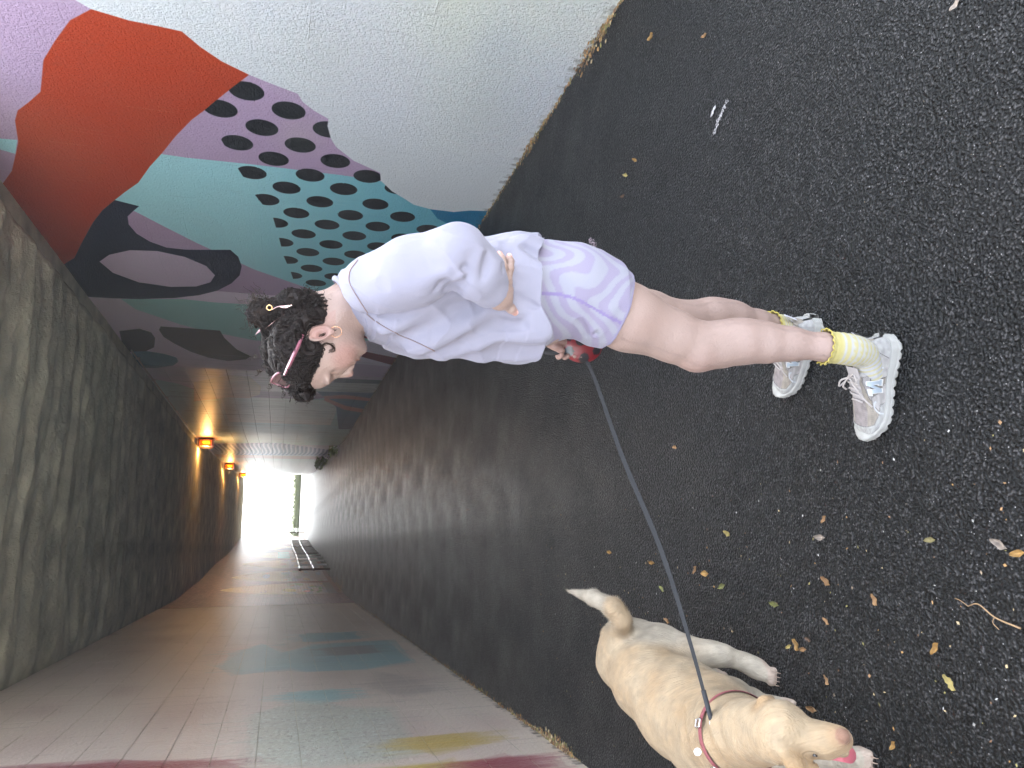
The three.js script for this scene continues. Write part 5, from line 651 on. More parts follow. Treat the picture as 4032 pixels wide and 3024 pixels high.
// ---- leash: red ladybird-spotted reel in her right hand, grey tape, clip on the collar
{
  const lead = thing('dog_leash', 'retractable leash, red reel with black spots in her hand, dark tape to the dog', 'dog leash');
  const c = [-0.046, 0.703, 0.216], X = V(Math.cos(2.8885), 0, -Math.sin(2.8885)), Z = V(Math.sin(2.8885), 0, Math.cos(2.8885)), Y = V(0, 1, 0);
  const W3 = (x, y, z) => { const p = toWorld([c[0] + x, c[1] + y, c[2] + z]); return V(...p); };
  // casing: domed shell whose rim follows a rounded outline
  const spots = [[0.020, 0.042, 0.014], [0.036, -0.004, 0.0155], [-0.012, 0.012, 0.014], [0.012, -0.040, 0.013], [-0.034, -0.02, 0.012], [-0.02, 0.045, 0.011]];
  const shell = (sd) => gridGeo(64, 22, (u, v) => { const a = u * 6.2832, r = Math.sin(v * Math.PI / 2), z = Math.cos(v * Math.PI / 2); const p = W3(0.050 * r * Math.cos(a), 0.061 * r * Math.sin(a), sd * (0.004 + 0.016 * z)); return [p.x, p.y, p.z]; }, (u, v) => { const a = u * 6.2832, r = Math.sin(v * Math.PI / 2), x = 0.050 * r * Math.cos(a), y = 0.061 * r * Math.sin(a); for (const s of spots) if (Math.hypot(x - s[0], y - s[1]) < s[2]) return [0.012, 0.012, 0.016]; return [0.20, 0.012, 0.018]; });
  const red = new THREE.MeshPhysicalMaterial({ vertexColors: true, roughness: 0.3, clearcoat: 0.5, side: THREE.DoubleSide });
  part('casing', mergeGeometries([shell(-1), shell(1)]), red, lead);
  part('band', gridGeo(64, 2, (u, v) => { const a = u * 6.2832, p = W3(0.0505 * Math.cos(a), 0.0615 * Math.sin(a), (v - 0.5) * 0.010); return [p.x, p.y, p.z]; }), std({ color: lin(0.02, 0.02, 0.023), roughness: 0.5, side: THREE.DoubleSide }), lead);
  { const q = [[0.0, 0.058, 0], [-0.02, 0.085, 0.0], [-0.028, 0.125, 0.0], [-0.012, 0.142, 0], [0.016, 0.13, 0], [0.024, 0.085, 0], [0.016, 0.055, 0]].map(p => W3(...p)); part('grip', new THREE.TubeGeometry(new THREE.CatmullRomCurve3(q), 60, 0.0095, 8), std({ color: lin(0.03, 0.03, 0.034), roughness: 0.7 }), lead); }
  const cv = new THREE.CatmullRomCurve3(LEASH.map(p => V(...p))), n = 60; const tape = gridGeo(2, n, (u, v, i, j) => { const t = v, P = cv.getPointAt(t * 0.965), T = cv.getTangentAt(Math.min(t, 0.999)); const tw = 0.75 - 0.2 * t; const s = V(0, 1, 0).cross(T).normalize(), b = s.clone().cross(T).normalize(), d = s.multiplyScalar(Math.cos(tw)).addScaledVector(b, Math.sin(tw)); const w = (0.0045 + 0.0022 * Math.sin(Math.PI * t)) * (u - 0.5) * 2; return [P.x + d.x * w, P.y + d.y * w, P.z + d.z * w + (i === 1 ? 0.0005 : 0)]; });
  part('tape', tape, std({ color: lin(0.012, 0.0135, 0.017), roughness: 0.75, side: THREE.DoubleSide, bumpMap: weave, bumpScale: 0.0005 }), lead);
  const e1 = cv.getPointAt(0.90), e2 = cv.getPointAt(0.967), e3 = cv.getPointAt(1); part('sleeve', new THREE.TubeGeometry(new THREE.CatmullRomCurve3([e1, e2]), 8, 0.0065, 8), std({ color: lin(0.02, 0.022, 0.028), roughness: 0.6 }), lead);
  const metal = new THREE.MeshPhysicalMaterial({ color: lin(0.62, 0.60, 0.62), metalness: 1, roughness: 0.25 }); part('clip', new THREE.TubeGeometry(new THREE.CatmullRomCurve3([e2, e2.clone().lerp(e3, 0.4).add(V(0.004, 0.006, 0)), e3, e3.clone().add(V(-0.006, -0.012, 0.012)), e3.clone().add(V(-0.014, -0.012, 0.004))]), 30, 0.0034, 7), metal, lead);
}
const dog = thing('dog', 'pale yellow labrador on a leash, nose down, walking beside the woman', 'dog');
{
  const ch = (l, k) => chain(l, k), sp = ch(DSPINE, 0.05), tl = ch(DTAIL, 0.02), lh = ch(DLH, 0.03), rh = ch(DRH, 0.03), lf = ch(DLF, 0.025), rf = ch(DRF, 0.025), hd = ch(DHEAD, 0.022), jw = ch(DJAW, 0.012);
  const add = (a, b, t) => [lerp(a[0], b[0], t), lerp(a[1], b[1], t), lerp(a[2], b[2], t)];
  const toes = (l, dir, spread) => { const p = l[l.length - 1], o = []; for (let i = -1.5; i <= 1.5; i++) o.push([p[0] + dir[0] * 0.018 + spread[0] * i * 0.0135, 0.016, p[2] + dir[1] * 0.018 + spread[1] * i * 0.0135]); return o; };
  const TO = [...toes(DLH, [-0.3, 0.95], [0.95, 0.3]), ...toes(DRH, [-0.3, 0.95], [0.95, 0.3]), ...toes(DLF, [-0.3, 0.95], [0.95, 0.3]), ...toes(DRF, [-0.25, 0.97], [0.97, 0.25])];
  const ear = (e, s) => (x, y, z) => { let d = 9; const [a, b, c] = e; d = smin(cone(x, y, z, a, b, 0.015, 0.018), cone(x, y, z, b, c, 0.018, 0.009), 0.012); return d; };
  const eL = ear(DEARS[0]), eR = ear(DEARS[1]);
  const face = (x, y, z) => { let d = hd(x, y, z); d = smin(d, jw(x, y, z), 0.012); d = smin(d, ell(x, y, z, DNOSE[0], [0.015, 0.013, 0.013]), 0.005); for (const e of DEYE) { d = smax(d, -ell(x, y, z, e, [0.014, 0.014, 0.012]), 0.012); } return d; };
  const rp = [DHEAD[0], DHEAD[1]];
  const base = (x, y, z) => { let d = sp(x, y, z); d = smin(d, hd(x, y, z), 0.035); d = smin(d, face(x, y, z), 0.01); d = smin(d, lh(x, y, z), 0.05); d = smin(d, rh(x, y, z), 0.05); d = smin(d, lf(x, y, z), 0.045); d = smin(d, rf(x, y, z), 0.045); d = smin(d, tl(x, y, z), 0.035); return d; };
  const F = (x, y, z) => { let d = base(x, y, z); d = smin(d, eL(x, y, z), 0.006); d = smin(d, eR(x, y, z), 0.006); for (const t of TO) if (y < 0.06) d = smin(d, ell(x, y, z, t, [0.0105, 0.013, 0.017]), 0.006); d += 0.0035 * fbm(x * 16, y * 16, z * 16, 3); 
    // skin folds on the neck and behind the shoulders
    d += 0.004 * Math.sin(x * 60 + z * 70 + 8 * fbm(x * 6, y * 6, z * 6, 2)) * sstep(0.22, 0.05, Math.hypot(x + 0.48, y - 0.42, z + 1.86)); return Math.max(d, 0.003 - y); };
  const pale = [0.44, 0.34, 0.225], tan = [0.345, 0.218, 0.108], cream = [0.47, 0.42, 0.345], pink = [0.20, 0.095, 0.085];
  const cf = (x, y, z) => { const n = fbm(x * 12, y * 12, z * 12, 4), f = fbm(x * 55, y * 40, z * 55, 3); let c = mixc(pale, tan, clamp(0.42 + 0.9 * n + 0.3 * f + 1.3 * (y - 0.40)) * 0.68); c = mixc(c, cream, sstep(0.33, 0.14, y) * 0.85); c = mixc(c, cream, sstep(0.03, -0.03, Math.hypot(x + 0.33, y - 0.28, z + 2.42) - 0.12) * 0.7);
    const tailT = sstep(-0.30, -0.22, x) * sstep(-2.36, -2.42, z); c = mixc(c, cream, tailT * 0.85);
    const dn = Math.hypot(x - DNOSE[0][0], y - DNOSE[0][1], z - DNOSE[0][2]); c = mixc(c, pink, sstep(0.021, 0.015, dn)); c = mixc(c, mixc(tan, pink, 0.3), 0.5 * sstep(0.04, 0.018, dn)); for (const e of DEYE) { const d = Math.hypot(x - e[0], y - e[1], z - e[2]); c = mixc(c, [0.05, 0.03, 0.025], 0.9 * sstep(0.015, 0.009, d)); }
    for (const e of DEARS) { const d = Math.min(Math.hypot(x - e[1][0], y - e[1][1], z - e[1][2]), Math.hypot(x - e[2][0], y - e[2][1], z - e[2][2])); c = mixc(c, tan, 0.75 * sstep(0.05, 0.02, d)); }
    if (y < 0.035) c = mixc(c, [0.55, 0.36, 0.30], 0.35); return c.map(q => q * (0.86 + 0.30 * f)); };
  const fb = (() => { const f = tileFbm(81, 48, 3), g = tileFbm(83, 6, 2); return dataTex(512, 512, (i, j) => 255 * clamp(0.5 + 0.9 * (f((i / 512) * 0.5 + 0.06 * g(i / 512, j / 512), j / 512 * 3) - 0.5)), false, 5); })();
  const fur = new THREE.MeshPhysicalMaterial({ vertexColors: true, roughness: 0.85, bumpMap: fb, bumpScale: 0.004, sheen: 0.35, sheenRoughness: 0.6, sheenColor: new THREE.Color(0.9, 0.8, 0.65) });
  const bg = nets(F, [-0.70, 0.0, -2.78], [-0.14, 0.54, -1.34], 0.0065, cf); { const P = bg.attributes.position, U = bg.attributes.uv; for (let i = 0; i < P.count; i++) U.setXY(i, P.getX(i) + 0.45 * P.getY(i), P.getZ(i) * 0.45 + 0.35 * P.getY(i)); }
  const body = part('body', bg, fur, dog);
  // short coat: fine hairs laid back along the body, longer on the tail and thigh edges
  const r = rng(303), P = bg.attributes.position, N = bg.attributes.normal, C = bg.attributes.color, tri = bg.index, area = [], pos = [], nor = [], col = []; let tot = 0;
  const A = V(0, 0, 0), B = V(0, 0, 0), D = V(0, 0, 0);
  for (let i = 0; i < tri.count; i += 3) { A.fromBufferAttribute(P, tri.getX(i)); B.fromBufferAttribute(P, tri.getX(i + 1)); D.fromBufferAttribute(P, tri.getX(i + 2)); tot += B.sub(A).cross(D.sub(A)).length() / 2; area.push(tot); }
  const lay = V(0.12, -0.1, -1).normalize(); const n = 110000, idx = [];
  for (let k = 0; k < n; k++) { const q = r() * tot; let lo = 0, hi = area.length - 1; while (lo < hi) { const m = (lo + hi) >> 1; if (area[m] < q) lo = m + 1; else hi = m; } const a = tri.getX(lo * 3), b = tri.getX(lo * 3 + 1), c = tri.getX(lo * 3 + 2); let u = r(), v = r(); if (u + v > 1) { u = 1 - u; v = 1 - v; } const w = 1 - u - v;
    const px = P.getX(a) * w + P.getX(b) * u + P.getX(c) * v, py = P.getY(a) * w + P.getY(b) * u + P.getY(c) * v, pz = P.getZ(a) * w + P.getZ(b) * u + P.getZ(c) * v; if (py < 0.02) continue; if (Math.hypot(px - DNOSE[0][0], py - DNOSE[0][1], pz - DNOSE[0][2]) < 0.022) continue;
    const tail0 = px > -0.30 && pz < -2.36 && py > 0.38; const nn = V(N.getX(a), N.getY(a), N.getZ(a)); let dir = lay.clone(); if (pz < -2.38 && px > -0.30 && py > 0.36) dir.set(0.1, 0.2, -1); if (py < 0.24) dir.set(0, -1, 0.15); if (pz > -1.7) dir.set(0, 0.75, -0.5); dir.add(V((r() - 0.5) * 0.35, (r() - 0.5) * 0.35, (r() - 0.5) * 0.35)); dir.addScaledVector(nn, -dir.dot(nn)).normalize(); dir.addScaledVector(nn, (tail0 ? 0.25 : 0.06) + 0.10 * r()).normalize();
    const tail = px > -0.30 && pz < -2.36 && py > 0.38; const L = (tail ? 0.018 : pz > -1.72 ? 0.004 : 0.008) * (0.6 + 0.8 * r()), s = nn.clone().cross(dir).normalize().multiplyScalar(0.0004); const o = pos.length / 3; pos.push(px - s.x, py - s.y, pz - s.z, px + s.x, py + s.y, pz + s.z, px + dir.x * L, py + dir.y * L, pz + dir.z * L); for (let j = 0; j < 3; j++) { nor.push(nn.x, nn.y, nn.z); const f = 0.97 + 0.1 * r(); col.push(C.getX(a) * f, C.getY(a) * f, C.getZ(a) * f); } idx.push(o, o + 2, o + 1); }
  const hg = new THREE.BufferGeometry(); hg.setAttribute('position', new THREE.Float32BufferAttribute(pos, 3)); hg.setAttribute('normal', new THREE.Float32BufferAttribute(nor, 3)); hg.setAttribute('color', new THREE.Float32BufferAttribute(col, 3)); hg.setIndex(idx); const coat = part('fur', hg, std({ vertexColors: true, roughness: 0.8, side: THREE.DoubleSide }), dog); coat.userData.kind = 'stuff';
  // tongue, lids, claws
  const T = DTONGUE; part('tongue', gridGeo(8, 16, (u, v) => { const c = new THREE.CatmullRomCurve3([...DTONGUE.map(p => V(...p))]), p = c.getPointAt(v), w = 0.019 * Math.sqrt(1 - Math.pow(Math.max(v - 0.55, 0) / 0.45, 2) * 0.98), a = (u - 0.5) * 2; return [p.x + a * w * 0.95, p.y + 0.004 * (1 - a * a), p.z + a * w * 0.2 + 0.004 * (1 - a * a)]; }), new THREE.MeshPhysicalMaterial({ color: lin(0.55, 0.14, 0.18), roughness: 0.3, clearcoat: 0.6, side: THREE.DoubleSide }), dog);
  const cm = std({ color: lin(0.30, 0.22, 0.17), roughness: 0.4 }); TO.forEach((t, i) => { const d = i < 12 ? [-0.3, 0.95] : [-0.25, 0.97]; const g = taperTube([V(t[0] + d[0] * 0.012, 0.018, t[2] + d[1] * 0.012), V(t[0] + d[0] * 0.021, 0.014, t[2] + d[1] * 0.021), V(t[0] + d[0] * 0.026, 0.006, t[2] + d[1] * 0.026)], q => 0.0030 * (1 - 0.7 * q), 6, 5); part('claw', g, cm, dog); });
  for (const e of DEYE) { const q = V(...e); for (let i = 0; i < 8; i++) { const h = 0.003, d = F(q.x, q.y, q.z), gr = V(F(q.x + h, q.y, q.z) - F(q.x - h, q.y, q.z), F(q.x, q.y + h, q.z) - F(q.x, q.y - h, q.z), F(q.x, q.y, q.z + h) - F(q.x, q.y, q.z - h)).normalize(); q.addScaledVector(gr, -d * 0.8); } const g = new THREE.SphereGeometry(0.0085, 14, 10); g.scale(0.5, 0.75, 0.4); g.translate(q.x, q.y, q.z); part('eye', g, new THREE.MeshPhysicalMaterial({ color: lin(0.02, 0.012, 0.01), roughness: 0.1, clearcoat: 1 }), dog); }
}
// ---- collar: red strap with a buckle, ring and tag
{
  const col = thing('dog_collar', 'red collar with silver buckle and ring round the dog neck', 'collar');
  const a = V(-0.480, 0.36, -1.855), b = V(-0.443, 0.385, -1.703), c = a.clone().lerp(b, 0.22), ax = b.clone().sub(a).normalize(), up = V(0, 1, 0).addScaledVector(ax, -ax.y).normalize(), sd = up.clone().cross(ax);
  const ring = (an, o, w) => { const r = 0.104 + o; return c.clone().addScaledVector(ax, w).addScaledVector(up, r * Math.sin(an)).addScaledVector(sd, r * Math.cos(an) * 0.98); };
  const strap = std({ color: lin(0.26, 0.07, 0.08), roughness: 0.7, bumpMap: weave, bumpScale: 0.001, side: THREE.DoubleSide });
  part('strap', gridGeo(64, 4, (u, v) => { const p = ring(u * 6.2832, v === 0 || v === 1 ? -0.002 : 0.001, (v - 0.5) * 0.022); return [p.x, p.y, p.z]; }), strap, col);
  const metal = new THREE.MeshPhysicalMaterial({ color: lin(0.66, 0.66, 0.68), metalness: 1, roughness: 0.22 });
  for (const an of [1.25, 2.35]) { const P = [-1, 1, 1, -1].map((s, i) => ring(an + (i < 2 ? 0.09 : -0.09), 0.005, s * 0.013)); part('buckle', new THREE.TubeGeometry(new THREE.CatmullRomCurve3(P, true, 'catmullrom', 0.1), 40, 0.0022, 6, true), metal, col); }
  const tg = new THREE.CylinderGeometry(0.009, 0.009, 0.0015, 20); const tp = ring(1.85, 0.012, -0.012); tg.rotateX(1.2); tg.translate(tp.x, tp.y, tp.z); part('buckle_plate', tg, metal, col);
  const dr = new THREE.TorusGeometry(0.0115, 0.002, 8, 28); const dp = ring(2.55, 0.014, -0.006); dr.rotateX(0.9); dr.translate(dp.x, dp.y, dp.z); part('ring', dr, metal, col);
  const d2 = new THREE.TorusGeometry(0.009, 0.0017, 8, 24); const p2 = ring(2.8, 0.013, 0.004); d2.rotateY(1.1); d2.translate(p2.x, p2.y, p2.z); part('ring', d2, metal, col);
}
// ---------------------------------------------------------------- bulkhead lamps high on the right wall, lit
{
  const glow = std({ color: lin(0.9, 0.55, 0.15), emissive: new THREE.Color(1, 0.52, 0.10), emissiveIntensity: 1.6, roughness: 0.5 }), amber = new THREE.MeshPhysicalMaterial({ color: lin(0.9, 0.42, 0.05), transmission: 0.85, thickness: 0, roughness: 0.25 }), iron = std({ color: lin(0.06, 0.03, 0.02), roughness: 0.6, metalness: 0.4 });
  const where = [[20.3, 'orange lit bulkhead lamp high on the mural wall, nearest of the row'], [30.0, 'orange lit bulkhead lamp second along the mural wall'], [40.7, 'small orange lit bulkhead lamp third along the mural wall']];
  where.forEach(([s, label], k) => {
    const L = thing('wall_lamp', label, 'lamp', 'bulkhead lamps along the mural wall'); const x = rightX(s) - 0.015, y = 3.30; L.position.set(x, y, -s); L.rotation.y = Math.atan2(rightX(s + 1) - rightX(s), 1) * -1;
    part('back_plate', new RoundedBoxGeometry(0.04, 0.34, 0.44, 2, 0.012).translate(-0.02, 0, 0), iron, L);
    part('hood', new RoundedBoxGeometry(0.20, 0.02, 0.46, 1, 0.006).translate(-0.12, 0.165, 0), iron, L);
    part('lens', new RoundedBoxGeometry(0.15, 0.27, 0.38, 3, 0.04).translate(-0.118, 0, 0), amber, L);
    part('bulb', new RoundedBoxGeometry(0.06, 0.17, 0.24, 3, 0.028).translate(-0.09, 0, 0), glow, L);
    for (const z of [-0.18, 0, 0.18]) part('guard_bar', tube([[-0.03, 0.15, z], [-0.205, 0.14, z], [-0.21, 0, z], [-0.205, -0.14, z], [-0.03, -0.15, z]], 0.006, 16, 5), iron, L);
    const li = new THREE.PointLight(new THREE.Color(1, 0.52, 0.16), 1.0, 0, 2); li.position.set(-0.30, 0, 0); li.shadow.radius = 4; li.castShadow = true; L.add(li);
  });
  const pipe = thing('conduit', 'thin pale conduit running along the top of the mural wall to the lamps', 'conduit');
  const seg = (a, b) => { const p = []; for (let i = 0; i <= 16; i++) { const s = lerp(a, b, i / 16); p.push([rightX(s) - 0.022, 3.49 - (s > b - 0.12 ? 0.0 : 0), -s]); } return tube(p, 0.012, 60, 6); };
  const pm = std({ color: lin(0.50, 0.44, 0.40), roughness: 0.5 });
  for (const [a, b] of [[11, 20.1], [20.5, 29.8], [30.2, 40.5]]) part('pipe', seg(a, b), pm, pipe);
  for (let s = 11.5; s < 40; s += 1.5) part('saddle', new THREE.BoxGeometry(0.03, 0.05, 0.03).translate(rightX(s) - 0.016, 3.49, -s), pm, pipe);
}
// ---- guard rails along the far left wall
{
  const steel = new THREE.MeshPhysicalMaterial({ color: lin(0.55, 0.56, 0.58), metalness: 0.85, roughness: 0.32 }), worn = std({ color: lin(0.10, 0.065, 0.055), roughness: 0.6, metalness: 0.3 });
  const runs = [[23.4, 29.6, 5, 'long steel guard rail by the painted arches, nearest of the rails'], [30.0, 35.6, 5, 'steel guard rail by the painted arches, second from the near end'], [36.0, 40.7, 5, 'steel guard rail by the painted arches, third from the near end'], [46.7, 50.2, 4, 'short steel guard rail beyond the arches by the tunnel exit']];
  for (const [a, b, n, label] of runs) { const R = thing('guard_rail', label, 'railing', 'guard rails along the arch wall'); const fx = s => leftX(s) + 0.30 - 0.07;
    for (const h of [0.83, 0.45]) { const p = []; for (let i = 0; i <= 8; i++) { const s = lerp(a, b, i / 8); p.push([fx(s), h, -s]); } part('rail', tube(p, 0.024, 24, 8), steel, R); }
    for (let i = 0; i < n; i++) { const s = lerp(a, b, i / (n - 1)); part('post', new THREE.CylinderGeometry(0.028, 0.03, 0.88, 10).translate(fx(s), 0.44, -s), i === 0 ? worn : steel, R); const k = new THREE.SphereGeometry(0.045, 10, 8).translate(fx(s), 0.83, -s); part('joint', k, i === 0 ? worn : steel, R); part('joint', new THREE.SphereGeometry(0.042, 10, 8).translate(fx(s), 0.45, -s), i === 0 ? worn : steel, R); } }
}
// ---- fallen leaves, one by one where they show, and crumbs of leaf and grit
{
  const r = rng(404);
  const leafGeo = (L, w, curl, twist, lobes) => gridGeo(8, 12, (u, v) => { const a = (u - 0.5) * 2, t = v, hw = w * Math.pow(Math.sin(Math.PI * Math.pow(t, 0.8)), 0.75) * (1 + (lobes ? 0.22 * Math.sin(t * 22) : 0.03 * Math.sin(t * 40))) * 0.5 + 0.0006; return [(t - 0.5) * L + 0, curl * (a * a * w * 0.9 + 0.35 * Math.pow(2 * t - 1, 2) * w) + 0.0018 * Math.sin(t * 9) + 0.10 * w * Math.abs(a) + twist * a * (t - 0.5) * w, a * hw]; }, (u, v) => { const m = Math.abs(u - 0.5) < 0.07 ? 1.3 : 1; const k = (0.85 + 0.3 * noise3(u * 4, v * 6, L * 900)) * m; return [k, k, k]; });
  const cols = { tan: [0.33, 0.19, 0.085], amber: [0.38, 0.22, 0.065], green: [0.21, 0.21, 0.065], yellow: [0.38, 0.30, 0.10], brown: [0.10, 0.055, 0.032], pale: [0.34, 0.28, 0.23], olive: [0.18, 0.15, 0.06] };
  const mats = {}; for (const k in cols) mats[k] = std({ vertexColors: true, color: lin(...cols[k]), roughness: 0.7, side: THREE.DoubleSide });
  // x, z, colour, length, turn, curl, label
  const LV = [
    [0.01, -1.90, 'pale', 0.052, 0.2, 0.6, 'pale curled dead leaf lying alone left of her front shoe'], [0.0, -1.51, 'olive', 0.042, 0.3, 0.2, 'olive crumpled leaf between the pale leaf and the frame bottom'], [-0.01, -1.32, 'pale', 0.05, -0.3, 0.7, 'pinkish pale leaf with torn end low in the right part of the picture'],
    [-0.11, -2.55, 'amber', 0.062, 0.25, 0.2, 'amber oval leaf above the leash, larger of two touching leaves'], [-0.10, -2.62, 'tan', 0.045, 1.2, 0.5, 'tan shrivelled leaf touching the amber oval leaf'], [-0.15, -2.44, 'green', 0.05, 0.6, 0.4, 'yellow green curved leaf just beside the amber oval leaf'],
    [-0.18, -2.89, 'green', 0.048, -0.3, 0.3, 'bright green leaf against the leash tape'], [-0.19, -2.14, 'green', 0.05, 0.1, 0.8, 'narrow green rolled leaf above the dog hind paw'], [-0.11, -1.89, 'tan', 0.042, -0.5, 0.9, 'tan folded leaf in the open asphalt between shoe and dog'],
    [-0.15, -1.71, 'tan', 0.04, -0.9, 0.6, 'small tan triangular leaf scrap near the grey chip'], [-0.22, -1.91, 'tan', 0.036, -0.4, 0.4, 'short straight tan leaf scrap between the dog paw and the folded leaf'], [-0.30, -2.05, 'amber', 0.045, -0.9, 0.7, 'amber curled leaf in the trio beside the hind paw'],
    [-0.31, -2.09, 'yellow', 0.034, 0.7, 0.5, 'yellow leaf sliver in the trio beside the hind paw'], [-0.31, -2.02, 'tan', 0.036, 0.4, 0.6, 'tan leaf sliver nearest the frame bottom in the trio by the paw'], [-0.28, -2.0, 'brown', 0.034, 0, 0.2, 'dark round flattened leaf beside the trio of leaves'],
    [-0.25, -1.53, 'amber', 0.046, 1.2, 0.6, 'orange curled leaf above the yellow and brown leaf'], [-0.37, -2.27, 'amber', 0.04, 0.2, 0.5, 'orange leaf touching the dog left hind leg'], [-0.46, -2.40, 'brown', 0.062, 0.3, 0.7, 'dark brown curled leaf in shadow between the dog legs'],
    [-0.38, -1.93, 'tan', 0.036, -0.8, 0.5, 'broken tan leaf scraps in front of the hind paw'], [-0.32, -1.50, 'yellow', 0.052, -0.6, 0.3, 'broad leaf half yellow green half brown near the right edge'], [-0.47, -2.0, 'tan', 0.048, 0.15, 0.9, 'thin rolled tan leaf beside the dog muzzle'], [-0.50, -1.70, 'amber', 0.034, 1.3, 0.4, 'small orange leaf below the dog claws at frame bottom'],
    [0.37, -2.72, 'tan', 0.04, 0, 0.4, 'tan leaf scrap alone on the asphalt under the leash reel'], [-0.08, -2.96, 'amber', 0.05, 0.2, 0.8, 'orange rolled leaf just above the leash tape'], [-0.04, -3.39, 'amber', 0.05, 0.1, 0.6, 'orange leaf farthest up the path beside the leash'], [-0.30, -2.86, 'tan', 0.045, -0.2, 0.4, 'tan leaf between the dog tail and the leash'],
    [-0.03, -1.28, 'amber', 0.045, 0.4, 0.5, 'orange leaf at the right edge of the picture'], [0.03, -2.38, 'yellow', 0.04, -0.4, 0.9, 'yellow bent leaf above the green leaf near the leash'], [0.06, -1.88, 'tan', 0.035, 1.1, 0.5, 'small tan leaf above the pale curled leaf'],
    [2.21, -2.73, 'amber', 0.05, 0.7, 0.7, 'orange curled leaf near the foot of the mural wall'], [1.92, -2.31, 'tan', 0.04, 0.2, 0.5, 'small tan leaf out on the asphalt near the mural wall'], [1.25, -1.24, 'pale', 0.04, 0.6, 0.4, 'pale leaf at the right top corner of the picture'], [1.70, -3.05, 'yellow', 0.06, -0.3, 0.25, 'pale yellow lobed leaf, middle of three behind her'], [1.61, -3.09, 'brown', 0.055, 0.1, 0.3, 'brown flattened leaf, lowest of three behind her'], [1.72, -2.94, 'amber', 0.045, -0.6, 0.8, 'orange curled leaf, topmost of three behind her'],
  ];
  for (const [x, z, c, L, turn, curl, label] of LV) { const m = solo('fallen_leaf', leafGeo(L * 0.78, L * 0.78 * (0.36 + 0.12 * r()), curl * 0.8, (r() - 0.5) * 0.8, label.includes('lobed') || label.includes('broad')), mats[c], label, 'leaf', 'fallen leaves on the asphalt'); m.position.set(x, 0.006, z); m.rotation.y = turn + Math.PI / 2 * 0 + 1.3; }
  // twig
  const tw = thing('twig', 'thin bent twig with small side shoots at the right edge of the asphalt', 'twig'); const bark = std({ color: lin(0.30, 0.19, 0.10), roughness: 0.8 }); part('stem', taperTube([V(-0.147, 0.006, -1.427), V(-0.140, 0.012, -1.394), V(-0.165, 0.010, -1.357), V(-0.183, 0.008, -1.300)], t => 0.0012 + 0.0010 * t, 24, 5), bark, tw); part('shoot', taperTube([V(-0.147, 0.007, -1.425), V(-0.135, 0.006, -1.447), V(-0.132, 0.006, -1.46)], t => 0.0009, 8, 4), bark, tw); part('shoot', taperTube([V(-0.165, 0.010, -1.357), V(-0.176, 0.012, -1.362), V(-0.19, 0.01, -1.35)], t => 0.001, 8, 4), bark, tw);
  // crumbs
  const crumbs = (n, place, size, pal, seed) => { const q = rng(seed), pos = [], col = [], idx = []; for (let i = 0; i < n; i++) { const [x, y, z] = place(q), s = size * (0.4 + q()), a = q() * 6.28, e = 0.3 + 0.7 * q(), c = pal[Math.floor(q() * pal.length)], o = pos.length / 3, k = 0.7 + 0.6 * q(); const h = s * (0.15 + 0.5 * q()); const P = [[1, 0, 0], [0, 0, e], [-1, 0, 0.2 * e], [0.1, 0, -e]]; for (const [u, , v] of P) { pos.push(x + s * (u * Math.cos(a) - v * Math.sin(a)), y + 0.001 + h * q() * 0.5, z + s * (u * Math.sin(a) + v * Math.cos(a))); col.push(c[0] * k, c[1] * k, c[2] * k); } pos.push(x, y + h, z); col.push(c[0] * k, c[1] * k, c[2] * k); idx.push(o, o + 1, o + 4, o + 1, o + 2, o + 4, o + 2, o + 3, o + 4, o + 3, o, o + 4); } return geoFrom(pos, idx, { color: col }); };
  const cm = std({ vertexColors: true, roughness: 0.8, side: THREE.DoubleSide });
  const dry = [[0.42, 0.24, 0.09], [0.30, 0.17, 0.08], [0.45, 0.35, 0.2], [0.25, 0.22, 0.08], [0.2, 0.11, 0.06]], chip = [[0.36, 0.35, 0.33], [0.28, 0.27, 0.25], [0.42, 0.41, 0.40], [0.25, 0.19, 0.13]];
  const g = [
    crumbs(420, q => { const s = 1.15 + 6 * q() * q(), x = lerp(-1.0, 0.25, Math.pow(q(), 0.8)); return [x, 0.004, -s]; }, 0.0042, [...dry, ...dry, ...chip], 1),
    crumbs(600, q => { const s = 1.1 + 11 * q() * q(), x = lerp(-1.0, 2.5, q()); return [x, 0.004, -s]; }, 0.0017, chip, 2),
    crumbs(300, q => [lerp(-1.0, 2.4, q()), 0.004, -(6 + 14 * q())], 0.006, [...dry, ...chip], 7)];
  const st = solo('leaf_crumbs', mergeGeometries(g), cm, 'scattered leaf crumbs and pale grit specks across the asphalt', 'litter'); st.userData.kind = 'stuff'; delete st.userData.category;
  // drifts at the wall feet
  const pile = (side, list, seed) => crumbs(900, q => { const u = q(), p = list[Math.floor(q() * list.length)], s = p[0] + (q() + q() - 1) * p[1], w = p[2] * q() * q(), x = side > 0 ? rightX(s) - 0.004 - w : leftX(s) + 0.004 + w; return [x, 0.002 + (p[2] - w) * 0.35 * q(), -s]; }, 0.012, dry, seed);
  const dr = solo('leaf_drift', mergeGeometries([pile(1, [[3.42, 0.22, 0.10], [3.22, 0.1, 0.06], [4.0, 0.9, 0.03], [4.45, 0.35, 0.06], [5.0, 1.0, 0.035], [2.9, 0.3, 0.03]], 3), pile(1, [[7, 2.5, 0.03], [10, 3, 0.05], [14, 4, 0.05]], 4), pile(-1, [[4.6, 0.8, 0.03], [6.5, 2, 0.03], [11, 4, 0.03], [4.2, 0.3, 0.05]], 5), pile(-1, [[18.8, 0.5, 0.35], [20, 1.2, 0.25], [24, 5, 0.15]], 6)]), cm, 'brown leaf litter drifted along the foot of both walls', 'litter'); dr.userData.kind = 'stuff'; delete dr.userData.category;
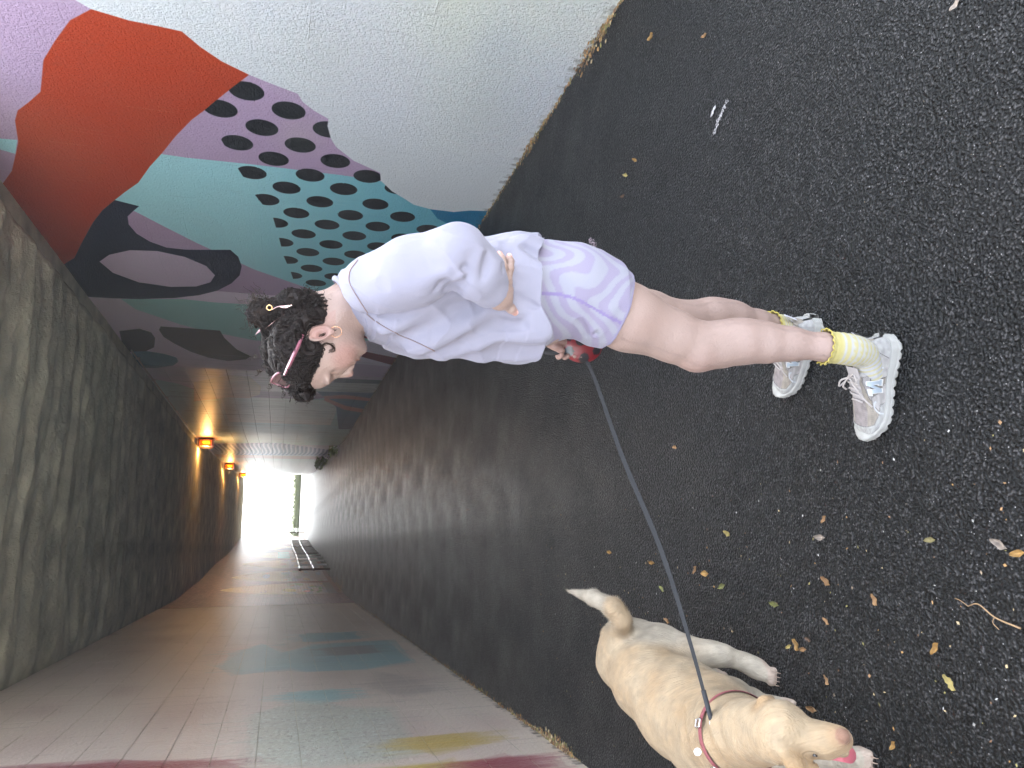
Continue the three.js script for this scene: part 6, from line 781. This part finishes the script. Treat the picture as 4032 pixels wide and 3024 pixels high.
  // chalky scuffs on the path
  const sc = (pts, w, seed, c) => { const q = rng(seed), o = []; for (let i = 0; i < 90; i++) { const t = q(), k = Math.min(Math.floor(t * (pts.length - 1)), pts.length - 2), f = t * (pts.length - 1) - k; o.push([lerp(pts[k][0], pts[k + 1][0], f) + (q() - 0.5) * w, 0.0035, lerp(pts[k][1], pts[k + 1][1], f) + (q() - 0.5) * w]); } let n = 0; return crumbs(90, () => o[n++], 0.004, [c], seed + 50); };
  const ch = solo('chalk_scuff', mergeGeometries([sc([[1.58, -2.198], [1.545, -2.25], [1.50, -2.30]], 0.02, 21, [0.36, 0.34, 0.34]), sc([[1.60, -2.28], [1.58, -2.31]], 0.012, 22, [0.45, 0.43, 0.43])]), cm, 'white chalky scuff mark on the asphalt between the wall and her', 'mark'); ch.userData.kind = 'stuff'; delete ch.userData.category;
  const ch2 = solo('chalk_scuff', sc([[1.56, -3.52], [1.50, -3.44]], 0.03, 23, [0.42, 0.32, 0.36]), cm, 'pinkish chalk smear on the asphalt just behind her hip', 'mark'); ch2.userData.kind = 'stuff'; delete ch2.userData.category;
}
// ---- weeds at the foot of the far right wall, hedge and trees outside the far end
{
  const gm = std({ vertexColors: true, roughness: 0.8, side: THREE.DoubleSide }), r = rng(505);
  const leaves = (n, place, size, c0) => { const pos = [], col = [], idx = []; for (let i = 0; i < n; i++) { const p = place(), a = r() * 6.28, el = (r() - 0.3) * 1.4, s = size * (0.5 + r()), d = V(Math.cos(a) * Math.cos(el), Math.sin(el), Math.sin(a) * Math.cos(el)), w = d.clone().cross(V(r() - 0.5, 1, r() - 0.5)).normalize().multiplyScalar(0.32 * s), o = pos.length / 3, k = 0.6 + 0.8 * r(); const m = V(...p).addScaledVector(d, s * 0.5), e = V(...p).addScaledVector(d, s); pos.push(...p, m.x + w.x, m.y + w.y, m.z + w.z, e.x, e.y, e.z, m.x - w.x, m.y - w.y, m.z - w.z); for (let j = 0; j < 4; j++) col.push(c0[0] * k, c0[1] * k, c0[2] * k * (0.7 + 0.5 * r())); idx.push(o, o + 1, o + 2, o, o + 2, o + 3); } return geoFrom(pos, idx, { color: col }); };
  [[21.6, 'green weed tuft at the foot of the mural wall, nearest of the weeds'], [25.6, 'taller green weed at the foot of the mural wall, between two others'], [28.3, 'green weed farthest along the foot of the mural wall']].forEach(([s, label], i) => { const t = thing('weed', label, 'weed', 'weeds growing along the mural wall'); const h = [0.22, 0.38, 0.3][i]; t.position.set(rightX(s) - 0.09, 0, -s); for (let k = 0; k < 5; k++) part('stem', tube([[0, 0, 0], [(r() - 0.5) * 0.1, h * 0.5, (r() - 0.5) * 0.2], [(r() - 0.5) * 0.16 - 0.04, h, (r() - 0.5) * 0.4]], 0.004, 8, 4), std({ color: lin(0.08, 0.12, 0.03), roughness: 0.8 }), t); part('foliage', leaves(160, () => [(r() - 0.7) * 0.18, h * (0.15 + 0.9 * r()), (r() - 0.5) * 0.5], 0.09, [0.10, 0.15, 0.03]), gm, t); });
  const hd = thing('hedge', 'low green hedge across the path beyond the bright far exit', 'hedge'); part('foliage', leaves(5000, () => [lerp(-2, 9, r()), 0.03 + 0.42 * r(), -lerp(60, 61, r())], 0.14, [0.09, 0.12, 0.03]), gm, hd); part('core', new RoundedBoxGeometry(11, 0.40, 0.8, 2, 0.15).translate(3.5, 0.2, -60.5), std({ color: lin(0.10, 0.12, 0.03), roughness: 1, bumpMap: withRep(grit, 0.5), bumpScale: 0.05 }), hd); part('branches', mergeGeometries(Array.from({ length: 24 }, (_, i) => tube([[-1.8 + 0.45 * i, 0, -60.5], [-1.75 + 0.45 * i, 0.2, -60.45], [-1.85 + 0.45 * i, 0.4, -60.55]], 0.015, 6, 5))), std({ color: lin(0.1, 0.07, 0.05), roughness: 0.9 }), hd).userData.kind = 'stuff';
}
shade(scene);
renderer.render(scene, camera);
